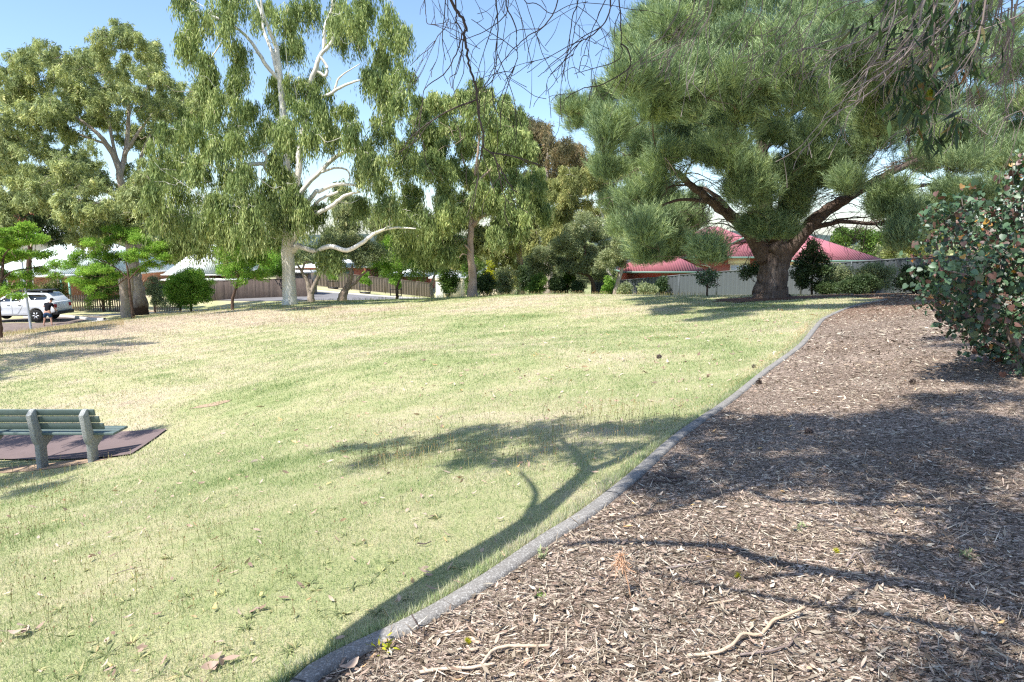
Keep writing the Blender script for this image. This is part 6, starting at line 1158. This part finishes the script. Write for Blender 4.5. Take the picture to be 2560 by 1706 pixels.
# ------------------------------------------------------------------ individual sticks and finds
def gp_(px, py, dz=0): g = G(px, py); return g + [0, 0, dz]
def stick(label, pts, r0, r1, mat, name='fallen_stick', cat='stick', side=(), group='sticks lying on the mulch'):
    r0, r1 = r0 * .62, r1 * .62
    P_ = [gp_(p[0], p[1], (p[2] if len(p) > 2 else .02)) for p in pts]; q = smooth_path(P_, 5); q = q + rs.randn(*q.shape) * r0 * .15; m = MB(); m.tube(q, np.linspace(r0, r1, len(q)), 8, jit=.08, rs=rs)
    for i, e in side: m.tube(smooth_path([q[i], q[i] + np.array(e) * .5 + [0, 0, .01], q[i] + np.array(e)], 3), np.linspace(r1 * .8, r1 * .3, 7), 5, cap=False)
    m_ = M_[mat]; o = m.build(name, m_, None, True, loc=tuple(P_[0])); tag(o, label, cat, group); return o
stick('long crooked pale stick with a torn white end on the mulch', [(1718,1648,.015),(1780,1645,.02),(1830,1630,.03),(1855,1605,.035),(1900,1598,.02),(1930,1570,.03),(1965,1560,.04),(2010,1545,.05)], .011, .010, 'palestick')
stick('thick curved grey stick near the bottom, arching up to a blunt end', [(1205,1672),(1230,1645,.03),(1262,1636,.035),(1310,1632,.03),(1375,1626,.02)], .010, .012, 'palestick')
stick('grey stick lying level along the bottom edge of the view', [(1050,1692),(1100,1685),(1180,1680),(1240,1670)], .012, .009, 'palestick')
stick('dark sweeping root like stick below the long pale one', [(1850,1648),(1920,1640),(1970,1625),(1985,1605),(1998,1595)], .008, .005, 'greybark')
stick('flat strip of brown bark beside the concrete kerb in the shade', [(1640,1192),(1680,1200),(1715,1202)], .016, .012, 'darkbark')
stick('brown bark strip just below the other strip by the kerb', [(1625,1208),(1670,1212),(1705,1208)], .012, .008, 'darkbark')
stick('short straight dark stick leaning on the kerb top', [(1030,1568,.06),(1050,1585,.03),(1078,1600,.01)], .006, .004, 'darkbark')
stick('thin white stick right of the dead seedling', [(1770,1522),(1800,1516),(1830,1512)], .006, .005, 'palestick')
stick('bent brown stick forming a low peak on the mulch', [(2112,1422,.0),(2138,1405,.05),(2165,1418,.01)], .008, .006, 'greybark')
stick('long thin brown stick in front of the dead seedling', [(1665,1430),(1720,1422),(1780,1410),(1815,1406)], .008, .005, 'greybark')
stick('twisted dark branch piece where the shadow lines meet', [(1770,1380),(1800,1388),(1830,1395,.03),(1860,1380,.01)], .011, .006, 'darkbark')
stick('slender twig on the lawn near the left side', [(280,1445),(320,1432),(355,1424)], .004, .003, 'greybark', group='twigs on the lawn')
stick('dark splinter of bark on the lawn left of the kerb', [(1045,1366),(1062,1368),(1078,1362)], .007, .004, 'darkbark', group='twigs on the lawn')
for px, py, s, lab in [(230,1405,.05,'brown crumpled leaf bundle far left on the lawn'),(740,1545,.06,'yellow curled dry leaf near the bottom of the lawn'),(50,1595,.085,'heap of tan dry leaves at the lower left'),(535,1672,.07,'rusty dry leaves in a weed at the bottom'),(1343,1580,.05,'big tan leaf on the mulch near the middle bottom'),(880,1680,.07,'brown broad dry leaf against the kerb at the bottom'),(1660,1395,.05,'tan bark flake above the dead seedling')]:
    g = gp_(px, py, .03); k = 5 if 'heap' in lab or 'bundle' in lab or 'leaves' in lab else 1; c = g + rs.randn(k, 3) * [.02, .02, .008] * (k > 1)
    d = unit(rs.randn(k, 3) * [1, 1, .2]); o = curled('dry_leaf', c, d, unit(np.array([0, 0, 1.]) + rs.randn(k, 3) * .4), np.full(k, s), np.full(k, s * .5), np.full(k, .97 if 'yellow' in lab else rs.uniform(.5, .75)), M_['litter']); tag(o, lab, 'leaf', 'larger dry leaves on the ground')
def cone(px, py, s, lab):
    g = gp_(px, py, s * .7); m = MB(); n = 34
    for i in range(n):
        t = i / n; a = i * 2.4; r_ = s * (.25 + .75 * math.sin(math.pi * (t * .85 + .12))); z = (t - .5) * s * 2; d = np.array([math.cos(a), math.sin(a), .35]); d2 = np.array([-math.sin(a), math.cos(a), 0]); c = np.array([d[0] * r_ * .4, d[1] * r_ * .4, z]); e = c + d * r_ * .75
        m.add([c - d2 * r_ * .2, c + d2 * r_ * .2, e + d2 * r_ * .28, e - d2 * r_ * .28, (c + e) / 2 + [0, 0, -.12 * s]], [(0,1,2,3), (0,4,1), (1,4,2), (2,4,3), (3,4,0)])
    o = m.build('pine_cone', M_['darkbark']); o.location = g; o.rotation_euler = (rs.uniform(1, 2), 0, rs.uniform(0, 6)); tag(o, lab, 'pine cone', 'pine cones on the ground')
cone(1648, 897, 0.04125, 'dark pine cone alone out on the lawn'); cone(1896, 962, 0.038500000000000006, 'pine cone just right of the kerb'); cone(2022, 1087, 0.030250000000000003, 'pine cone in the shade in the middle of the mulch'); cone(2282, 960, 0.033, 'pine cone at the end of the bush shadow'); cone(1885, 920, 0.033, 'pine cone touching the kerb')
# dead upright seedling on the mulch
g = gp_(1577, 1495); root = empty('dead_seedling', g); tag(root, 'dead orange seedling with a curly dry head standing in the mulch', 'seedling'); m = MB()
tp = g + np.array([-.045, .02, .19]); st = smooth_path([g, g + [-.012, 0, .06], g + [-.03, .01, .13], tp], 4); om = plain('dead_orange', (.60, .36, .22), .8, .1, 0, .3, 60); m.tube(st, np.linspace(.0035, .0025, len(st)), 6); m.build('stem', om, root, True, loc=tuple(g)); m = MB()
for _ in range(46):
    d = unit(rs.randn(3) + [0, 0, .25]) * rs.uniform(.03, .075); c = tp + [0, 0, rs.uniform(-.05, .02)]; m.tube(smooth_path([c, c + d * .6 + rs.randn(3) * .008, c + d + rs.randn(3) * .015 + [0, 0, -.012]], 3), np.linspace(.0016, .0009, 7), 4, cap=False)
m.build('dry_leaves', om, root, loc=tuple(g))
for px, py, s, lf, lab in [(960,1630,.055,'yellow','small green and yellow weed at the foot of the kerb'),(1355,1400,.06,'greyleaf','pale grey green weed at the kerb near the dead seedling'),(2420,1400,.05,'greyleaf','small weed sprig on the right side of the mulch'),(1997,1328,.05,'greyleaf','flat green sprig lying on the mulch'),(1350,1495,.03,'bright','tiny lime weed on the mulch right of the kerb')]:
    g = gp_(px, py, .005); k = 26; c = g + rs.randn(k, 3) * [.35, .35, .2] * s + [0, 0, s * .4]; o = diamonds('weed', c, unit(rs.randn(k, 3) + [0, 0, .5]), unit(rs.randn(k, 3)), s * .6, s * .2, rs.uniform(.2, 1, k), M_[lf]); tag(o, lab, 'weed', 'weeds on the mulch')
for px, py, lab in [(1845,1448,'pale yellow fallen blossom left of the shadow line'),(2090,1385,'pale yellow fallen blossom on the right of the mulch'),(1170,1612,'yellow fallen blossom near the bottom of the kerb')]:
    g = gp_(px, py, .015); k = 60; o = diamonds('fallen_blossom', np.repeat(g[None], k, 0), unit(rs.randn(k, 3) + [0, 0, .5]), unit(rs.randn(k, 3)), .022, .0025, rs.uniform(.5, 1, k), M_['yellow']); tag(o, lab, 'blossom', 'yellow blossoms on the mulch')
